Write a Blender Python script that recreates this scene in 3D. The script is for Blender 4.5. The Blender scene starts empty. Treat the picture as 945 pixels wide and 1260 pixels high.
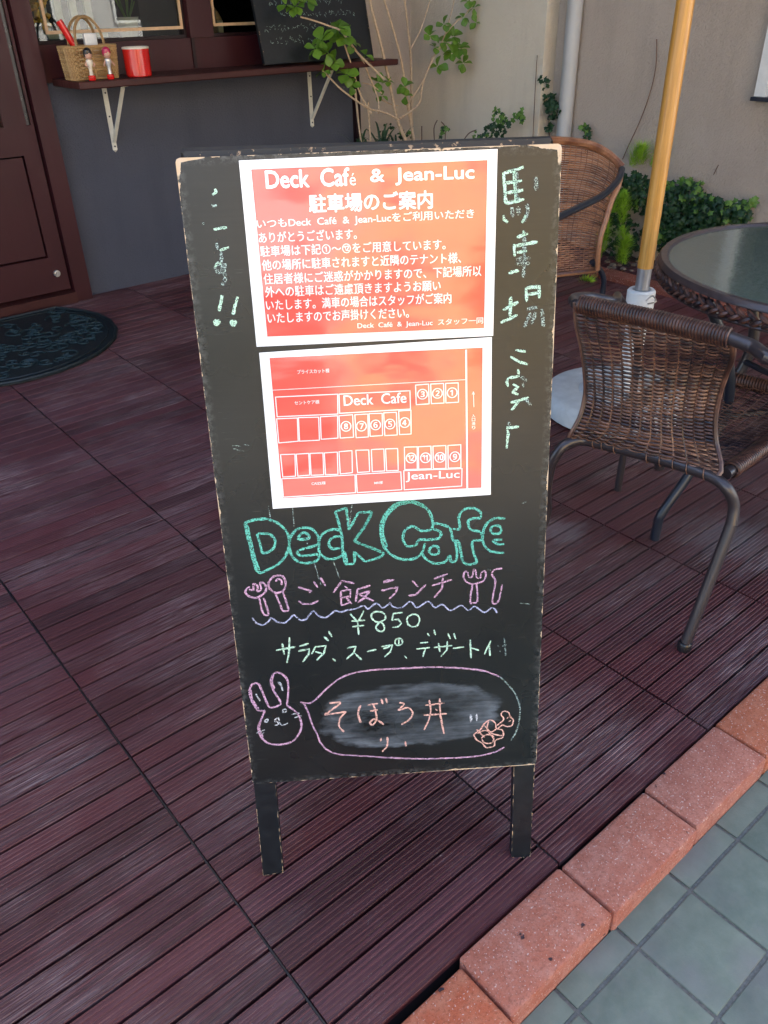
import bpy, math, random
from mathutils import Vector, Matrix, noise
random.seed(7)
PI = math.pi
sc = bpy.context.scene
col = sc.collection

# ------------------------------------------------------------------ camera
CAM = Vector((0, 0, 1.24)); F = 995.978; CX, CY = 472.5, 630.0
YAW, PITCH, ROLL = 0.685934517, 0.563536968, -0.0229357134
def cam_axes():
    sy, cy, sp, cp = math.sin(YAW), math.cos(YAW), math.sin(PITCH), math.cos(PITCH)
    f = Vector((sy*cp, cy*cp, -sp)); r0 = Vector((cy, -sy, 0)); u0 = r0.cross(f)
    return (math.cos(ROLL)*r0+math.sin(ROLL)*u0, -math.sin(ROLL)*r0+math.cos(ROLL)*u0, f)
RX, UP, FW = cam_axes()
cd = bpy.data.cameras.new('camera'); cam = bpy.data.objects.new('camera', cd); col.objects.link(cam)
cam.matrix_world = Matrix(((RX.x, UP.x, -FW.x, CAM.x), (RX.y, UP.y, -FW.y, CAM.y), (RX.z, UP.z, -FW.z, CAM.z), (0, 0, 0, 1)))
cd.sensor_fit = 'VERTICAL'; cd.sensor_height = 36; cd.lens = F/1260*36
cd.clip_start = 0.02; cd.clip_end = 500
sc.camera = cam

# ------------------------------------------------------------------ sky, sun, exposure
SUN_EL, SUN_AZ = math.radians(50), math.radians(20)      # azimuth from +Y towards +X: behind the cafe
w = bpy.data.worlds.new('World'); sc.world = w; w.use_nodes = True
wn = w.node_tree; bg = wn.nodes['Background']
sky = wn.nodes.new('ShaderNodeTexSky'); sky.sky_type = 'NISHITA'; sky.sun_disc = False
sky.sun_elevation = SUN_EL; sky.sun_rotation = SUN_AZ; sky.dust_density = 2.5; sky.ozone_density = 1.0
wn.links.new(sky.outputs[0], bg.inputs[0]); bg.inputs[1].default_value = 0.145
sl = bpy.data.lights.new('sun', 'SUN'); sl.energy = 4.5; sl.angle = math.radians(0.5); sl.color = (1, 0.93, 0.83)
so = bpy.data.objects.new('sun', sl); col.objects.link(so)
sd = Vector((math.sin(SUN_AZ)*math.cos(SUN_EL), math.cos(SUN_AZ)*math.cos(SUN_EL), math.sin(SUN_EL)))
so.rotation_euler = sd.to_track_quat('Z', 'Y').to_euler(); so.location = sd*30
sc.view_settings.view_transform = 'Standard'; sc.view_settings.look = 'None'
sc.view_settings.exposure = 2.36; sc.view_settings.gamma = 1

# ------------------------------------------------------------------ helpers: places
def ray(px, py): return (px-CX)/F*RX - (py-CY)/F*UP + FW
def at_z(px, py, z): d = ray(px, py); return CAM + d*((z-CAM.z)/d.z)
def at_y(px, py, y): d = ray(px, py); return CAM + d*(y/d.y)
def at_x(px, py, x): d = ray(px, py); return CAM + d*(x/d.x)

# ------------------------------------------------------------------ helpers: materials
class NT:
    def __init__(s, name):
        s.m = bpy.data.materials.new(name); s.m.use_nodes = True; s.t = s.m.node_tree
        s.b = s.t.nodes['Principled BSDF']
    def n(s, typ, ins=None, **kw):
        k = s.t.nodes.new('ShaderNode'+typ)
        for a, v in kw.items(): setattr(k, a, v)
        for a, v in (ins or {}).items(): s.put(k.inputs[a], v)
        return k
    def put(s, inp, v):
        if isinstance(v, bpy.types.NodeSocket): s.t.links.new(v, inp)
        elif isinstance(v, bpy.types.Node): s.t.links.new(v.outputs[0], inp)
        else:
            if hasattr(inp, 'default_value') and isinstance(v, (tuple, list)) and len(v) == 3 and inp.type == 'RGBA': v = (*v, 1)
            inp.default_value = v
    def math(s, op, a, b=0.0, c=None, clamp=False):
        k = s.n('Math', operation=op, use_clamp=clamp); s.put(k.inputs[0], a); s.put(k.inputs[1], b)
        if c is not None: s.put(k.inputs[2], c)
        return k.outputs[0]
    def coord(s, kind='Object'): return s.n('TexCoord').outputs[kind]
    def pos(s): return s.n('NewGeometry').outputs['Position']
    def scale(s, v, sc_): return s.n('VectorMath', {0: v, 1: sc_}, operation='MULTIPLY').outputs[0]
    def noise(s, v, scale, detail=3, rough=.55, out=0): return s.n('TexNoise', {'Vector': v, 'Scale': scale, 'Detail': detail, 'Roughness': rough}).outputs[out]
    def ramp(s, f, stops, interp='LINEAR'):
        k = s.n('ValToRGB', {0: f}); cr = k.color_ramp; cr.interpolation = interp
        while len(cr.elements) > 1: cr.elements.remove(cr.elements[-1])
        cr.elements[0].position = stops[0][0]; cr.elements[0].color = (*stops[0][1], 1) if len(stops[0][1]) == 3 else stops[0][1]
        for p, c in stops[1:]:
            e = cr.elements.new(p); e.color = (*c, 1) if len(c) == 3 else c
        return k.outputs[0]
    def mr(s, f, a, b, c=0, d=1): return s.n('MapRange', {0: f, 1: a, 2: b, 3: c, 4: d}).outputs[0]
    def mix(s, f, a, b, mode='MIX'):
        k = s.n('MixRGB', blend_type=mode); s.put(k.inputs[0], f); s.put(k.inputs[1], a); s.put(k.inputs[2], b); return k.outputs[0]
    def bump(s, h, strength=.3, dist=.002, inp='Normal'):
        k = s.n('Bump', {'Height': h, 'Strength': strength, 'Distance': dist}); s.put(s.b.inputs[inp], k.outputs[0]); return k.outputs[0]
    def set(s, **kw):
        names = dict(color='Base Color', rough='Roughness', metal='Metallic', spec='Specular IOR Level', coat='Coat Weight', coatr='Coat Roughness',
                     trans='Transmission Weight', alpha='Alpha', sub='Subsurface Weight', ior='IOR')
        for k, v in kw.items(): s.put(s.b.inputs[names[k]], v)
        return s
def flat(name, color, rough=.5, var=.15, scale=30, bump=0.0, metal=0, coat=0, spec=.5):
    t = NT(name); n = t.noise(t.coord(), scale, 4)
    dark = tuple(c*(1-var) for c in color); lite = tuple(min(1, c*(1+var)) for c in color)
    t.set(color=t.mix(t.mr(n, .3, .7), dark, lite), rough=t.mr(n, .3, .7, rough-.06, rough+.08), metal=metal, coat=coat, spec=spec)
    if bump: t.bump(n, bump, .002)
    return t.m

# ------------------------------------------------------------------ helpers: geometry
class MB:
    def __init__(s): s.v = []; s.f = []; s.mi = []
    def add(s, vs, fs, mi=0):
        o = len(s.v); s.v += [tuple(p) for p in vs]; s.f += [tuple(i+o for i in f) for f in fs]; s.mi += [mi]*len(fs)
    def box(s, lo, hi, mi=0, bev=0.0):
        x0, y0, z0 = lo; x1, y1, z1 = hi
        if not bev:
            s.add([(x0,y0,z0),(x1,y0,z0),(x1,y1,z0),(x0,y1,z0),(x0,y0,z1),(x1,y0,z1),(x1,y1,z1),(x0,y1,z1)],
                  [(0,3,2,1),(4,5,6,7),(0,1,5,4),(1,2,6,5),(2,3,7,6),(3,0,4,7)], mi); return
        b = bev; lv = [(z0, b), (z0+b, 0), (z1-b, 0), (z1-b*.3, b*.35), (z1, b)]
        vs = []
        for z, i in lv:
            k = b*.55
            vs += [(x0+i+k,y0+i,z),(x1-i-k,y0+i,z),(x1-i,y0+i+k,z),(x1-i,y1-i-k,z),(x1-i-k,y1-i,z),(x0+i+k,y1-i,z),(x0+i,y1-i-k,z),(x0+i,y0+i+k,z)]
        fs = [tuple(range(7, -1, -1)), tuple(range(len(vs)-8, len(vs)))]
        for l in range(len(lv)-1):
            for j in range(8): fs.append((l*8+j, l*8+(j+1) % 8, (l+1)*8+(j+1) % 8, (l+1)*8+j))
        s.add(vs, fs, mi)
    def obox(s, o, a, b, c, mi=0):      # oriented box from corner o along a, b, c
        o, a, b, c = map(Vector, (o, a, b, c))
        s.add([o, o+a, o+a+b, o+b, o+c, o+a+c, o+a+b+c, o+b+c], [(0,3,2,1),(4,5,6,7),(0,1,5,4),(1,2,6,5),(2,3,7,6),(3,0,4,7)], mi)
    def tube(s, pts, r, seg=8, mi=0, cap=True, closed=False):
        pts = [Vector(p) for p in pts]; n = len(pts); rs = r if isinstance(r, (list, tuple)) else [r]*n
        vs = []; prev = None
        for i, p in enumerate(pts):
            if closed: t = (pts[(i+1) % n]-pts[i-1])
            else: t = (pts[min(i+1, n-1)]-pts[max(i-1, 0)])
            if t.length < 1e-9: t = Vector((0, 0, 1))
            t.normalize()
            if prev is None:
                a = Vector((0, 0, 1)) if abs(t.z) < .9 else Vector((1, 0, 0)); nx = t.cross(a).normalized()
            else:
                nx = prev - t*prev.dot(t); nx.normalize()
            prev = nx; ny = t.cross(nx)
            for j in range(seg):
                an = 2*PI*j/seg; vs.append(p+(nx*math.cos(an)+ny*math.sin(an))*rs[i])
        fs = []
        for i in range(n if closed else n-1):
            k = (i+1) % n
            for j in range(seg): fs.append((i*seg+j, i*seg+(j+1) % seg, k*seg+(j+1) % seg, k*seg+j))
        if cap and not closed: fs += [tuple(range(seg-1, -1, -1)), tuple((n-1)*seg+j for j in range(seg))]
        s.add(vs, fs, mi)
    def lathe(s, c, prof, seg=24, mi=0):
        c = Vector(c); vs = []; n = len(prof)
        for r, z in prof:
            for j in range(seg): a = 2*PI*j/seg; vs.append(c+Vector((r*math.cos(a), r*math.sin(a), z)))
        fs = []
        for i in range(n-1):
            for j in range(seg): fs.append((i*seg+j, i*seg+(j+1) % seg, (i+1)*seg+(j+1) % seg, (i+1)*seg+j))
        if prof[0][0] > 1e-6: fs.append(tuple(range(seg-1, -1, -1)))
        if prof[-1][0] > 1e-6: fs.append(tuple((n-1)*seg+j for j in range(seg)))
        s.add(vs, fs, mi)
    def mesh(s, name, mats, smooth=False):
        me = bpy.data.meshes.new(name); me.from_pydata(s.v, [], s.f)
        for m in (mats if isinstance(mats, (list, tuple)) else [mats]): me.materials.append(m)
        me.polygons.foreach_set('material_index', s.mi)
        if smooth:
            me.polygons.foreach_set('use_smooth', [True]*len(me.polygons))
            try: me.set_sharp_from_angle(angle=math.radians(38))
            except Exception: pass
        me.update(); return me
    def obj(s, name, mats, parent=None, smooth=False, **props):
        return link(name, s.mesh(name, mats, smooth), parent, **props)
def link(name, data, parent=None, **props):
    o = bpy.data.objects.new(name, data); col.objects.link(o)
    if parent is not None:
        o.parent = parent
        if props.pop('world', True): o.matrix_parent_inverse = parent.matrix_world.inverted()
    props.pop('world', None)
    for k, v in props.items(): o[k] = v
    return o
def thing(name, label, cat, loc=(0, 0, 0), group=None, mat=None):
    o = link(name, None); o.empty_display_size = .05
    o.matrix_world = mat if mat is not None else Matrix.Translation(Vector(loc))
    o['label'] = label; o['category'] = cat
    if group: o['group'] = group
    return o
def smooth_path(pts, n=6):
    pts = [Vector(p) for p in pts]; out = []
    for i in range(len(pts)-1):
        p0 = pts[max(i-1, 0)]; p1 = pts[i]; p2 = pts[i+1]; p3 = pts[min(i+2, len(pts)-1)]
        for k in range(n):
            t = k/n; out.append(.5*((2*p1)+(p2-p0)*t+(2*p0-5*p1+4*p2-p3)*t*t+(3*p1-p0-3*p2+p3)*t**3))
    out.append(pts[-1]); return out

# ================================================================== MATERIALS
def m_deck():
    t = NT('deck_composite'); p = t.pos()
    rnd = t.n('ObjectInfo').outputs['Random']; isl = t.n('NewGeometry').outputs['Random Per Island']
    r = t.math('FRACT', t.math('ADD', rnd, isl))
    st = t.noise(t.scale(p, (3, 260, 1)), 1, 4, .6); st2 = t.noise(t.scale(p, (12, 700, 1)), 1, 3, .6)
    bl = t.noise(p, 2.3, 4, .6); fine = t.noise(p, 260, 3, .7)
    r2 = t.math('FRACT', t.math('MULTIPLY', r, 7.31)); base = t.mix(r, (.028, .0052, .0065), (.082, .0150, .0175)); base = t.mix(t.math('MULTIPLY', t.mr(r2, .45, 1), .7), base, (.046, .0165, .021))
    base = t.mix(t.math('MULTIPLY', t.mr(st, .42, .66), t.mr(r2, 0, 1, .35, 1)), base, (.125, .036, .040))
    dust = t.math('MULTIPLY', t.math('MULTIPLY', t.mr(bl, .42, .62), t.mr(t.math('FRACT', t.math('MULTIPLY', r, 13.7)), 0, 1, .15, 1)), t.mr(st2, .46, .60), clamp=True)
    base = t.mix(t.math('MULTIPLY', dust, .8), base, (.26, .185, .18))
    speck = t.math('MULTIPLY', t.mr(fine, .66, .70), t.mr(t.noise(p, 9, 3), .5, .6), clamp=True)
    base = t.mix(t.math('MULTIPLY', speck, .65), base, (.30, .26, .24))
    # a few scuffed, dried-water patches of their own shape
    pt = None
    for (x, y, rad) in ((1.85, .80, .17), (2.0, .62, .13), (1.55, 1.12, .09)):
        d = t.n('VectorMath', {0: p, 1: (x, y, 0)}, operation='DISTANCE').outputs['Value']
        q = t.mr(t.math('ADD', t.math('DIVIDE', d, rad), t.math('MULTIPLY', t.noise(t.scale(p, (14, 60, 1)), 1, 4), 1.6)), 1.7, 1.1)
        pt = q if pt is None else t.math('MAXIMUM', pt, q)
    base = t.mix(t.math('MULTIPLY', pt, .4), base, (.22, .19, .19))
    t.set(color=base, rough=t.mr(st, .3, .7, .42, .60), spec=.38)
    t.bump(t.math('ADD', st2, fine), .35, .0008)
    return t.m
def m_brick(name, c1, c2, c3):
    t = NT(name); p = t.coord(); pw = t.pos(); r = t.n('ObjectInfo').outputs['Random']
    n1 = t.noise(pw, 35, 5, .65); n2 = t.noise(pw, 190, 5, .8); vo = t.n('TexVoronoi', {'Vector': pw, 'Scale': 160}).outputs['Distance']
    c = t.mix(t.mr(r, .2, .8), c1, c2); c = t.mix(t.mr(n1, .4, .7), c, c3)
    c = t.mix(t.math('MULTIPLY', t.mr(n2, .50, .62), .5), c, tuple(x*.45 for x in c1))
    c = t.mix(t.math('MULTIPLY', t.mr(t.noise(pw, 260, 2, .5), .64, .69), .85), c, (.74, .56, .48))
    pit = t.mr(t.noise(pw, 34, 3, .5), .70, .73)
    c = t.mix(pit, c, (.07, .04, .045))
    t.set(color=c, rough=.85, spec=.3); t.bump(t.math('SUBTRACT', t.math('ADD', n2, t.math('MULTIPLY', n1, .6)), t.math('MULTIPLY', pit, .8)), 1.0, .005)
    return t.m
def m_tile():
    t = NT('slate_tile'); p = t.pos(); r = t.n('ObjectInfo').outputs['Random']
    n = t.noise(p, 22, 5, .6); n2 = t.noise(p, 240, 4, .7)
    c = t.mix(r, (.112, .140, .105), (.138, .160, .124)); c = t.mix(t.mr(n, .35, .68), c, (.170, .196, .152))
    c = t.mix(t.math('MULTIPLY', t.mr(t.noise(p, 7, 4), .5, .72), .45), c, (.19, .165, .17))
    t.set(color=c, rough=.62, spec=.35); t.bump(t.math('ADD', n2, t.math('MULTIPLY', n, .6)), .35, .0012); return t.m
def m_stucco(name, a, b, s=1.0):
    t = NT(name); p = t.pos(); n = t.noise(p, 130*s, 5, .65); big = t.noise(p, 2.2, 4)
    str_ = t.noise(t.scale(p, (9, 9, 1.2)), 1, 4)
    c = t.mix(t.mr(big, .35, .65), a, b); c = t.mix(t.math('MULTIPLY', t.mr(str_, .5, .75), .35), c, tuple(x*.72 for x in a))
    t.set(color=c, rough=.9, spec=.2); t.bump(n, 1.0, .009); return t.m
def m_paintwood(name, a, b):
    t = NT(name); p = t.pos(); g = t.noise(t.scale(p, (60, 60, 4)), 1, 4); n = t.noise(p, 3, 3)
    t.set(color=t.mix(t.mr(n, .3, .7), a, b), rough=t.mr(g, .3, .7, .38, .55), spec=.3); t.bump(g, .18, .001); return t.m
def m_rattan(name, dark, mid, lite, navy, sc1=9):
    t = NT(name); p = t.pos(); r = t.n('NewGeometry').outputs['Random Per Island']
    blk = t.noise(t.scale(p, (sc1, sc1, sc1*2.2)), 1, 2, .4); n = t.noise(p, 90, 2)
    f = t.math('ADD', t.math('MULTIPLY', r, .5), t.math('MULTIPLY', t.math('ADD', blk, t.math('MULTIPLY', n, .35)), .75))
    c = t.ramp(f, [(.38, navy), (.52, dark), (.70, mid), (.92, lite)])
    t.set(color=c, rough=.38, spec=.5); t.bump(t.noise(t.scale(p, (300, 300, 300)), 1, 2), .15, .0006); return t.m
def m_leaf(name, a, b, rough=.4):
    t = NT(name); r = t.n('NewGeometry').outputs['Random Per Island']; o = t.n('ObjectInfo').outputs['Random']
    f = t.math('FRACT', t.math('ADD', r, o)); n = t.noise(t.pos(), 40, 3)
    c = t.mix(t.math('MULTIPLY', t.math('ADD', f, n), .5), a, b)
    t.set(color=c, rough=rough, spec=.4)
    tr = t.n('BsdfTranslucent', {'Color': c}); mx = t.n('MixShader', {0: .28}); t.put(mx.inputs[1], t.b.outputs[0]); t.put(mx.inputs[2], tr.outputs[0])
    t.put(t.t.nodes['Material Output'].inputs[0], mx.outputs[0]); return t.m
def m_glass(name, tint=(.9, .95, .93), rough=.03, wave=0.0):
    t = NT(name)
    fr = t.n('Fresnel', {'IOR': 1.5}); tr = t.n('BsdfTransparent', {'Color': tint}); gl = t.n('BsdfGlossy', {'Roughness': rough, 'Color': (1, 1, 1)})
    if wave:
        b = t.n('Bump', {'Height': t.noise(t.scale(t.pos(), (1, 1, 1)), 45, 3, .6), 'Strength': wave, 'Distance': .004}); t.put(gl.inputs['Normal'], b.outputs[0])
    mx = t.n('MixShader', {0: t.math('ADD', fr.outputs[0], .0, clamp=True)}); t.put(mx.inputs[1], tr.outputs[0]); t.put(mx.inputs[2], gl.outputs[0])
    t.put(t.t.nodes['Material Output'].inputs[0], mx.outputs[0]); return t.m

M = {}
M['deck'] = m_deck()
M['dark_gap'] = flat('deck_underlay', (.008, .006, .008), .9)
M['seam'] = flat('deck_seam_plastic', (.010, .008, .010), .5)
M['brick'] = m_brick('kerb_brick', (.52, .165, .10), (.48, .17, .115), (.60, .26, .185))
M['brick_o'] = m_brick('kerb_brick_orange', (.56, .14, .065), (.54, .155, .075), (.62, .23, .13))
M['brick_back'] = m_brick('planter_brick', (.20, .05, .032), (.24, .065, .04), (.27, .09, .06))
M['tile'] = m_tile()
M['mortar'] = flat('mortar', (.13, .125, .11), .9, .3, 160, .5)
M['asphalt'] = flat('asphalt', (.055, .055, .057), .9, .3, 200, .6)
M['street'] = flat('pale_concrete_street', (.34, .315, .28), .85, .2, 6)
M['soil'] = flat('soil', (.035, .024, .017), .95, .5, 90, 1)
M['greywall'] = m_stucco('grey_painted_wall', (.088, .094, .122), (.10, .106, .135), 1.2)
M['beige'] = m_stucco('beige_stucco', (.47, .39, .32), (.515, .435, .36), .75)
M['beige_pale'] = m_stucco('pale_beige_stucco', (.76, .67, .535), (.79, .71, .575), .8)
M['maroon'] = m_paintwood('maroon_wood', (.036, .0065, .009), (.048, .009, .012))
M['maroon_dk'] = m_paintwood('maroon_groove', (.012, .003, .0045), (.016, .004, .006))
M['shelfwood'] = m_paintwood('shelf_wood', (.042, .010, .009), (.062, .016, .013))
M['white_metal'] = flat('cream_painted_metal', (.72, .70, .62), .45, .08)
M['tube'] = flat('brown_metal_tube', (.040, .032, .034), .34, .06, 12, 0, .2, .3)
M['tube_blue'] = flat('dark_metal_tube', (.018, .023, .036), .34, .06, 12, 0, .1, .3)
M['table_metal'] = flat('table_rim_metal', (.060, .040, .038), .38, .15, 60, 0, .2, .3)
M['rattan'] = m_rattan('dark_rattan', (.030, .016, .015), (.070, .033, .024), (.19, .095, .06), (.010, .011, .019))
M['coil'] = m_rattan('coil_rattan', (.028, .015, .014), (.055, .026, .02), (.13, .06, .04), (.014, .011, .013), 30)
M['rattan_tan'] = m_rattan('tan_rattan', (.095, .035, .018), (.19, .075, .035), (.36, .17, .085), (.05, .018, .012), 14)
M['pipe'] = flat('grey_pipe', (.47, .465, .45), .45, .05, 8)
M['concrete'] = flat('white_concrete', (.50, .53, .53), .75, .12, 25, .3)
M['aluminium'] = flat('aluminium', (.42, .42, .43), .35, .06, 40, 0, .7)
def m_pole():
    t = NT('varnished_pole'); p = t.pos(); g = t.noise(t.scale(p, (90, 90, 5)), 1, 5, .65); n = t.noise(t.scale(p, (25, 25, 1.5)), 1, 3)
    c = t.ramp(g, [(.3, (.42, .19, .035)), (.55, (.62, .30, .055)), (.75, (.70, .38, .09))]); c = t.mix(t.math('MULTIPLY', t.mr(n, .55, .75), .5), c, (.36, .16, .035))
    t.set(color=c, rough=.4, coat=.3, coatr=.25); t.bump(g, .1, .001); return t.m
M['pole'] = m_pole()
M['canvas'] = flat('parasol_canvas', (.62, .58, .48), .85, .05, 60, .2)
def m_tglass():
    t = NT('rippled_glass'); n = t.noise(t.scale(t.pos(), (1, 1, 1)), 38, 2, .5)
    t.set(color=t.mix(t.mr(t.noise(t.pos(), 90, 3), .4, .6), (.10, .135, .10), (.19, .21, .16)), rough=.14, spec=.8, coat=.5, coatr=.10, alpha=.75); t.bump(n, .35, .0016); return t.m
M['table_glass'] = m_tglass()
M['pane'] = m_glass('window_glass', (.75, .8, .8), .01)
M['stem'] = flat('branch_bark', (.52, .38, .25), .75, .25, 80)
M['deadvine'] = flat('dead_vine', (.16, .09, .06), .8, .3, 80)
M['leaf'] = m_leaf('shrub_leaf', (.06, .15, .018), (.20, .36, .04), .35)
M['ivy'] = m_leaf('ivy_leaf', (.010, .038, .014), (.028, .085, .025))
M['ivy_new'] = m_leaf('ivy_new_leaf', (.07, .17, .025), (.16, .30, .05))
M['fern'] = m_leaf('fern_needle', (.22, .42, .02), (.45, .68, .06), .6)
M['blade'] = m_leaf('blade_leaf', (.02, .06, .03), (.07, .13, .07))
M['rubber'] = flat('teal_rubber', (.004, .011, .013), .55, .3, 90, .3)
M['rubber_rib'] = flat('teal_rubber_rib', (.009, .026, .029), .5, .3, 90)
M['pebble'] = flat('brown_pebble', (.16, .12, .09), .8, .4, 30)
M['rawwood'] = flat('bare_wood', (.42, .29, .17), .7, .4, 200)
M['red'] = flat('red_glaze', (.62, .012, .010), .2, .05, 20, 0, 0, .5)
M['cream'] = flat('cream_glaze', (.75, .66, .52), .3, .05)
M['skin'] = flat('doll_skin', (.62, .34, .24), .5, .05)
M['black'] = flat('gloss_black', (.012, .01, .012), .3)
M['pink'] = flat('pink_paint', (.50, .03, .09), .25)
M['silver'] = flat('silver_paint', (.6, .6, .6), .3, .05, 20, 0, .5)
M['steel'] = flat('steel', (.55, .53, .5), .3, .06, 20, 0, .8)
M['lightwood'] = flat('light_wood', (.62, .40, .22), .55, .12, 40)
M['interior'] = flat('dark_interior', (.02, .017, .016), .8, .3, 4)
M['fabric_pale'] = flat('pale_fabric', (.62, .55, .36), .8, .2, 12)
M['white'] = flat('white_paint', (.75, .75, .72), .6, .06)
M['flower'] = flat('yellow_flower', (.8, .42, .03), .6, .2)
M['plaster_far'] = m_stucco('far_plaster', (.60, .585, .56), (.68, .66, .64), .3)
M['plaster_far2'] = m_stucco('far_plaster_ochre', (.84, .56, .24), (.90, .64, .30), .3)

# ================================================================== SETTING: ground, road, deck, kerb, pavement
g = MB(); g.add([(-250, -250, -.16), (250, -250, -.16), (250, 250, -.16), (-250, 250, -.16)], [(0, 1, 2, 3)])
g.obj('ground', M['street'], kind='structure')
PZ = -.048
pv = MB(); pv.box((-6, -2.2, -.155), (9, .352, PZ-.0015)); pave = pv.obj('pavement', M['mortar'], kind='structure')
tm = []
for k in range(3):
    b = MB(); b.box((-.0722, -.0673, -.004), (.0722, .0673, .006), bev=.002); tm.append(b.mesh('paving_tile', M['tile'], True))
for i in range(-3, 14):
    for j in range(-7, 1):
        x = .605+.15*i+.075; y = .3085-.1405*j-.1405/2 if False else .3085+.1405*j-.0703
        o = link('paving_tile', tm[(i*7+j) % 3], pave); o.location = (x, y, PZ-.004+random.uniform(-.0008, .0008)); o.rotation_euler = (random.uniform(-.003, .003), random.uniform(-.003, .003), random.uniform(-.004, .004))
hb = MB()
for i in range(-3, 14): hb.box((.6085+.15*i, .3115, PZ-.008), (.7515+.15*i, .352, PZ+.002))
hb.obj('cut_paving_tiles', M['tile'], pave, kind='stuff')

# deck: 45 cm panels of nine grooved boards
DX0, PX, DY0, PY = .2965, .4532, .4665, .0497
sub = MB(); sub.box((-1.6, .4725, -.15), (3.5, 4.09, -.014)); deck = sub.obj('deck', M['dark_gap'], kind='structure')
def board_mesh(L):
    W = PY-.0050; n = 5; prof = [(-W/2, -.013), (-W/2, -.002), (-W/2+.0012, 0)]
    for i in range(n):
        c = -W/2+W*(i+.5)/n+.0; gw = W/n*.24
        if i < n: prof += [(c-gw-.0004, 0), (c-gw+.0006, -.0013), (c+gw-.0006, -.0013), (c+gw+.0004, 0)]
    prof += [(W/2-.0012, 0), (W/2, -.002), (W/2, -.013)]
    b = MB(); k = len(prof); vs = [(-L/2, y, z) for y, z in prof]+[(L/2, y, z) for y, z in prof]
    fs = [(i, i+1, k+i+1, k+i) for i in range(k-1)]+[tuple(range(k)), tuple(range(2*k-1, k-1, -1))]
    b.add(vs, [tuple(reversed(f)) for f in fs]); return b
BL = PX-.0052
bm_ = board_mesh(BL).mesh('deck_board', M['deck'])
cells = []
def in_view(p, m=60):
    d = p-CAM; z = d.dot(FW)
    if z < .05: return None
    x = CX+F*d.dot(RX)/z; y = CY-F*d.dot(UP)/z
    return z if (-m < x < 945+m and -m < y < 1260+m) else None
for i in range(-4, 8):
    for j in range(0, 73):
        x = DX0+PX*(i+.5); y = DY0+PY*(j+.5)
        if x-PX/2 > 3.48: continue
        zs = [in_view(Vector((x+dx, y, 0))) for dx in (-.2, 0, .2)]; zs = [q for q in zs if q]
        # hidden behind the menu board?
        cells.append((min(zs) if zs else 99, x, y))
cells.sort()
for n, (z, x, y) in enumerate(cells[:300]):
    o = link('deck_board', bm_, deck); o.location = (x+random.uniform(-.0008, .0008), y+random.uniform(-.0004, .0004), random.uniform(-.0006, .0006)); o.rotation_euler = (random.uniform(-.006, .006), random.uniform(-.0015, .0015), random.uniform(-.0012, .0012))
far = MB(); src = board_mesh(BL)
for z, x, y in cells[300:]:
    dz = random.uniform(-.0006, .0006); tl = random.uniform(-.006, .006)
    far.add([(vx+x, vy+y, vz+dz+vy*tl) for vx, vy, vz in src.v], src.f)
far.obj('far_deck_boards', M['deck'], deck, kind='stuff')
sm = MB()
for i in range(-4, 8):
    x = DX0+PX*i
    if x < 3.4: sm.box((x-.0016, .474, -.02), (x+.0016, 4.08, -.0045))
sm.obj('panel_seams', M['seam'], deck, kind='stuff')

# kerb of bricks along the front of the deck
kb = MB(); kb.box((-3, .362, -.15), (6, .470, -.056)); kerb = kb.obj('brick_kerb', M['mortar'], kind='structure')
kbm = []
for mat in ('brick', 'brick_o'):
    b = MB(); b.box((-.1175, -.0555, -.06), (.1175, .0555, 0), bev=.006); kbm.append(b.mesh('brick', M[mat], True))
for i in range(-8, 15):
    x = .744+.2394*(i+.5); o = link('brick', kbm[1 if i in (-2, -3, 2, 3, -6, 6, 9) else 0], kerb)
    y = .4085; z = .004+random.uniform(-.002, .002); rz = random.uniform(-.006, .006)
    if i <= -2: y -= .011; z -= .004; rz = .01
    if i == 0: y -= .002
    o.location = (x, y, z); o.rotation_euler = (random.uniform(-.008, .008), random.uniform(-.006, .006), rz)

# planter border and soil on the right
pb = MB(); pb.obox((3.475, .6, -.15), (.09, 0, 0), (.13, 3.85, 0), (0, 0, .09)); pbase = pb.obj('planter_kerb', M['mortar'], kind='structure')
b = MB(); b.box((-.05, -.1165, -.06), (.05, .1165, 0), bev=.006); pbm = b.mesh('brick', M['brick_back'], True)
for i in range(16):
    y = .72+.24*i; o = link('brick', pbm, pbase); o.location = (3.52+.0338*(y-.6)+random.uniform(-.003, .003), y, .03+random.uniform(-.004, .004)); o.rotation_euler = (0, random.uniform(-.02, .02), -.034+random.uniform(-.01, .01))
s_ = MB()
nx, ny = 12, 60; vs = []
for j in range(ny+1):
    for i in range(nx+1):
        x = 3.5+.6*i/nx; y = .6+3.95*j/ny; vs.append((x, y, -.01+.03*noise.noise((x*6, y*6, 0))+.03*noise.noise((x*25, y*25, 3))))
s_.add(vs, [(j*(nx+1)+i, j*(nx+1)+i+1, (j+1)*(nx+1)+i+1, (j+1)*(nx+1)+i) for j in range(ny) for i in range(nx)])
s_.box((3.2, 4.09, -.1), (3.55, 4.5, -.01)); s_.obj('planter_soil', M['soil'], kind='structure')

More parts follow.
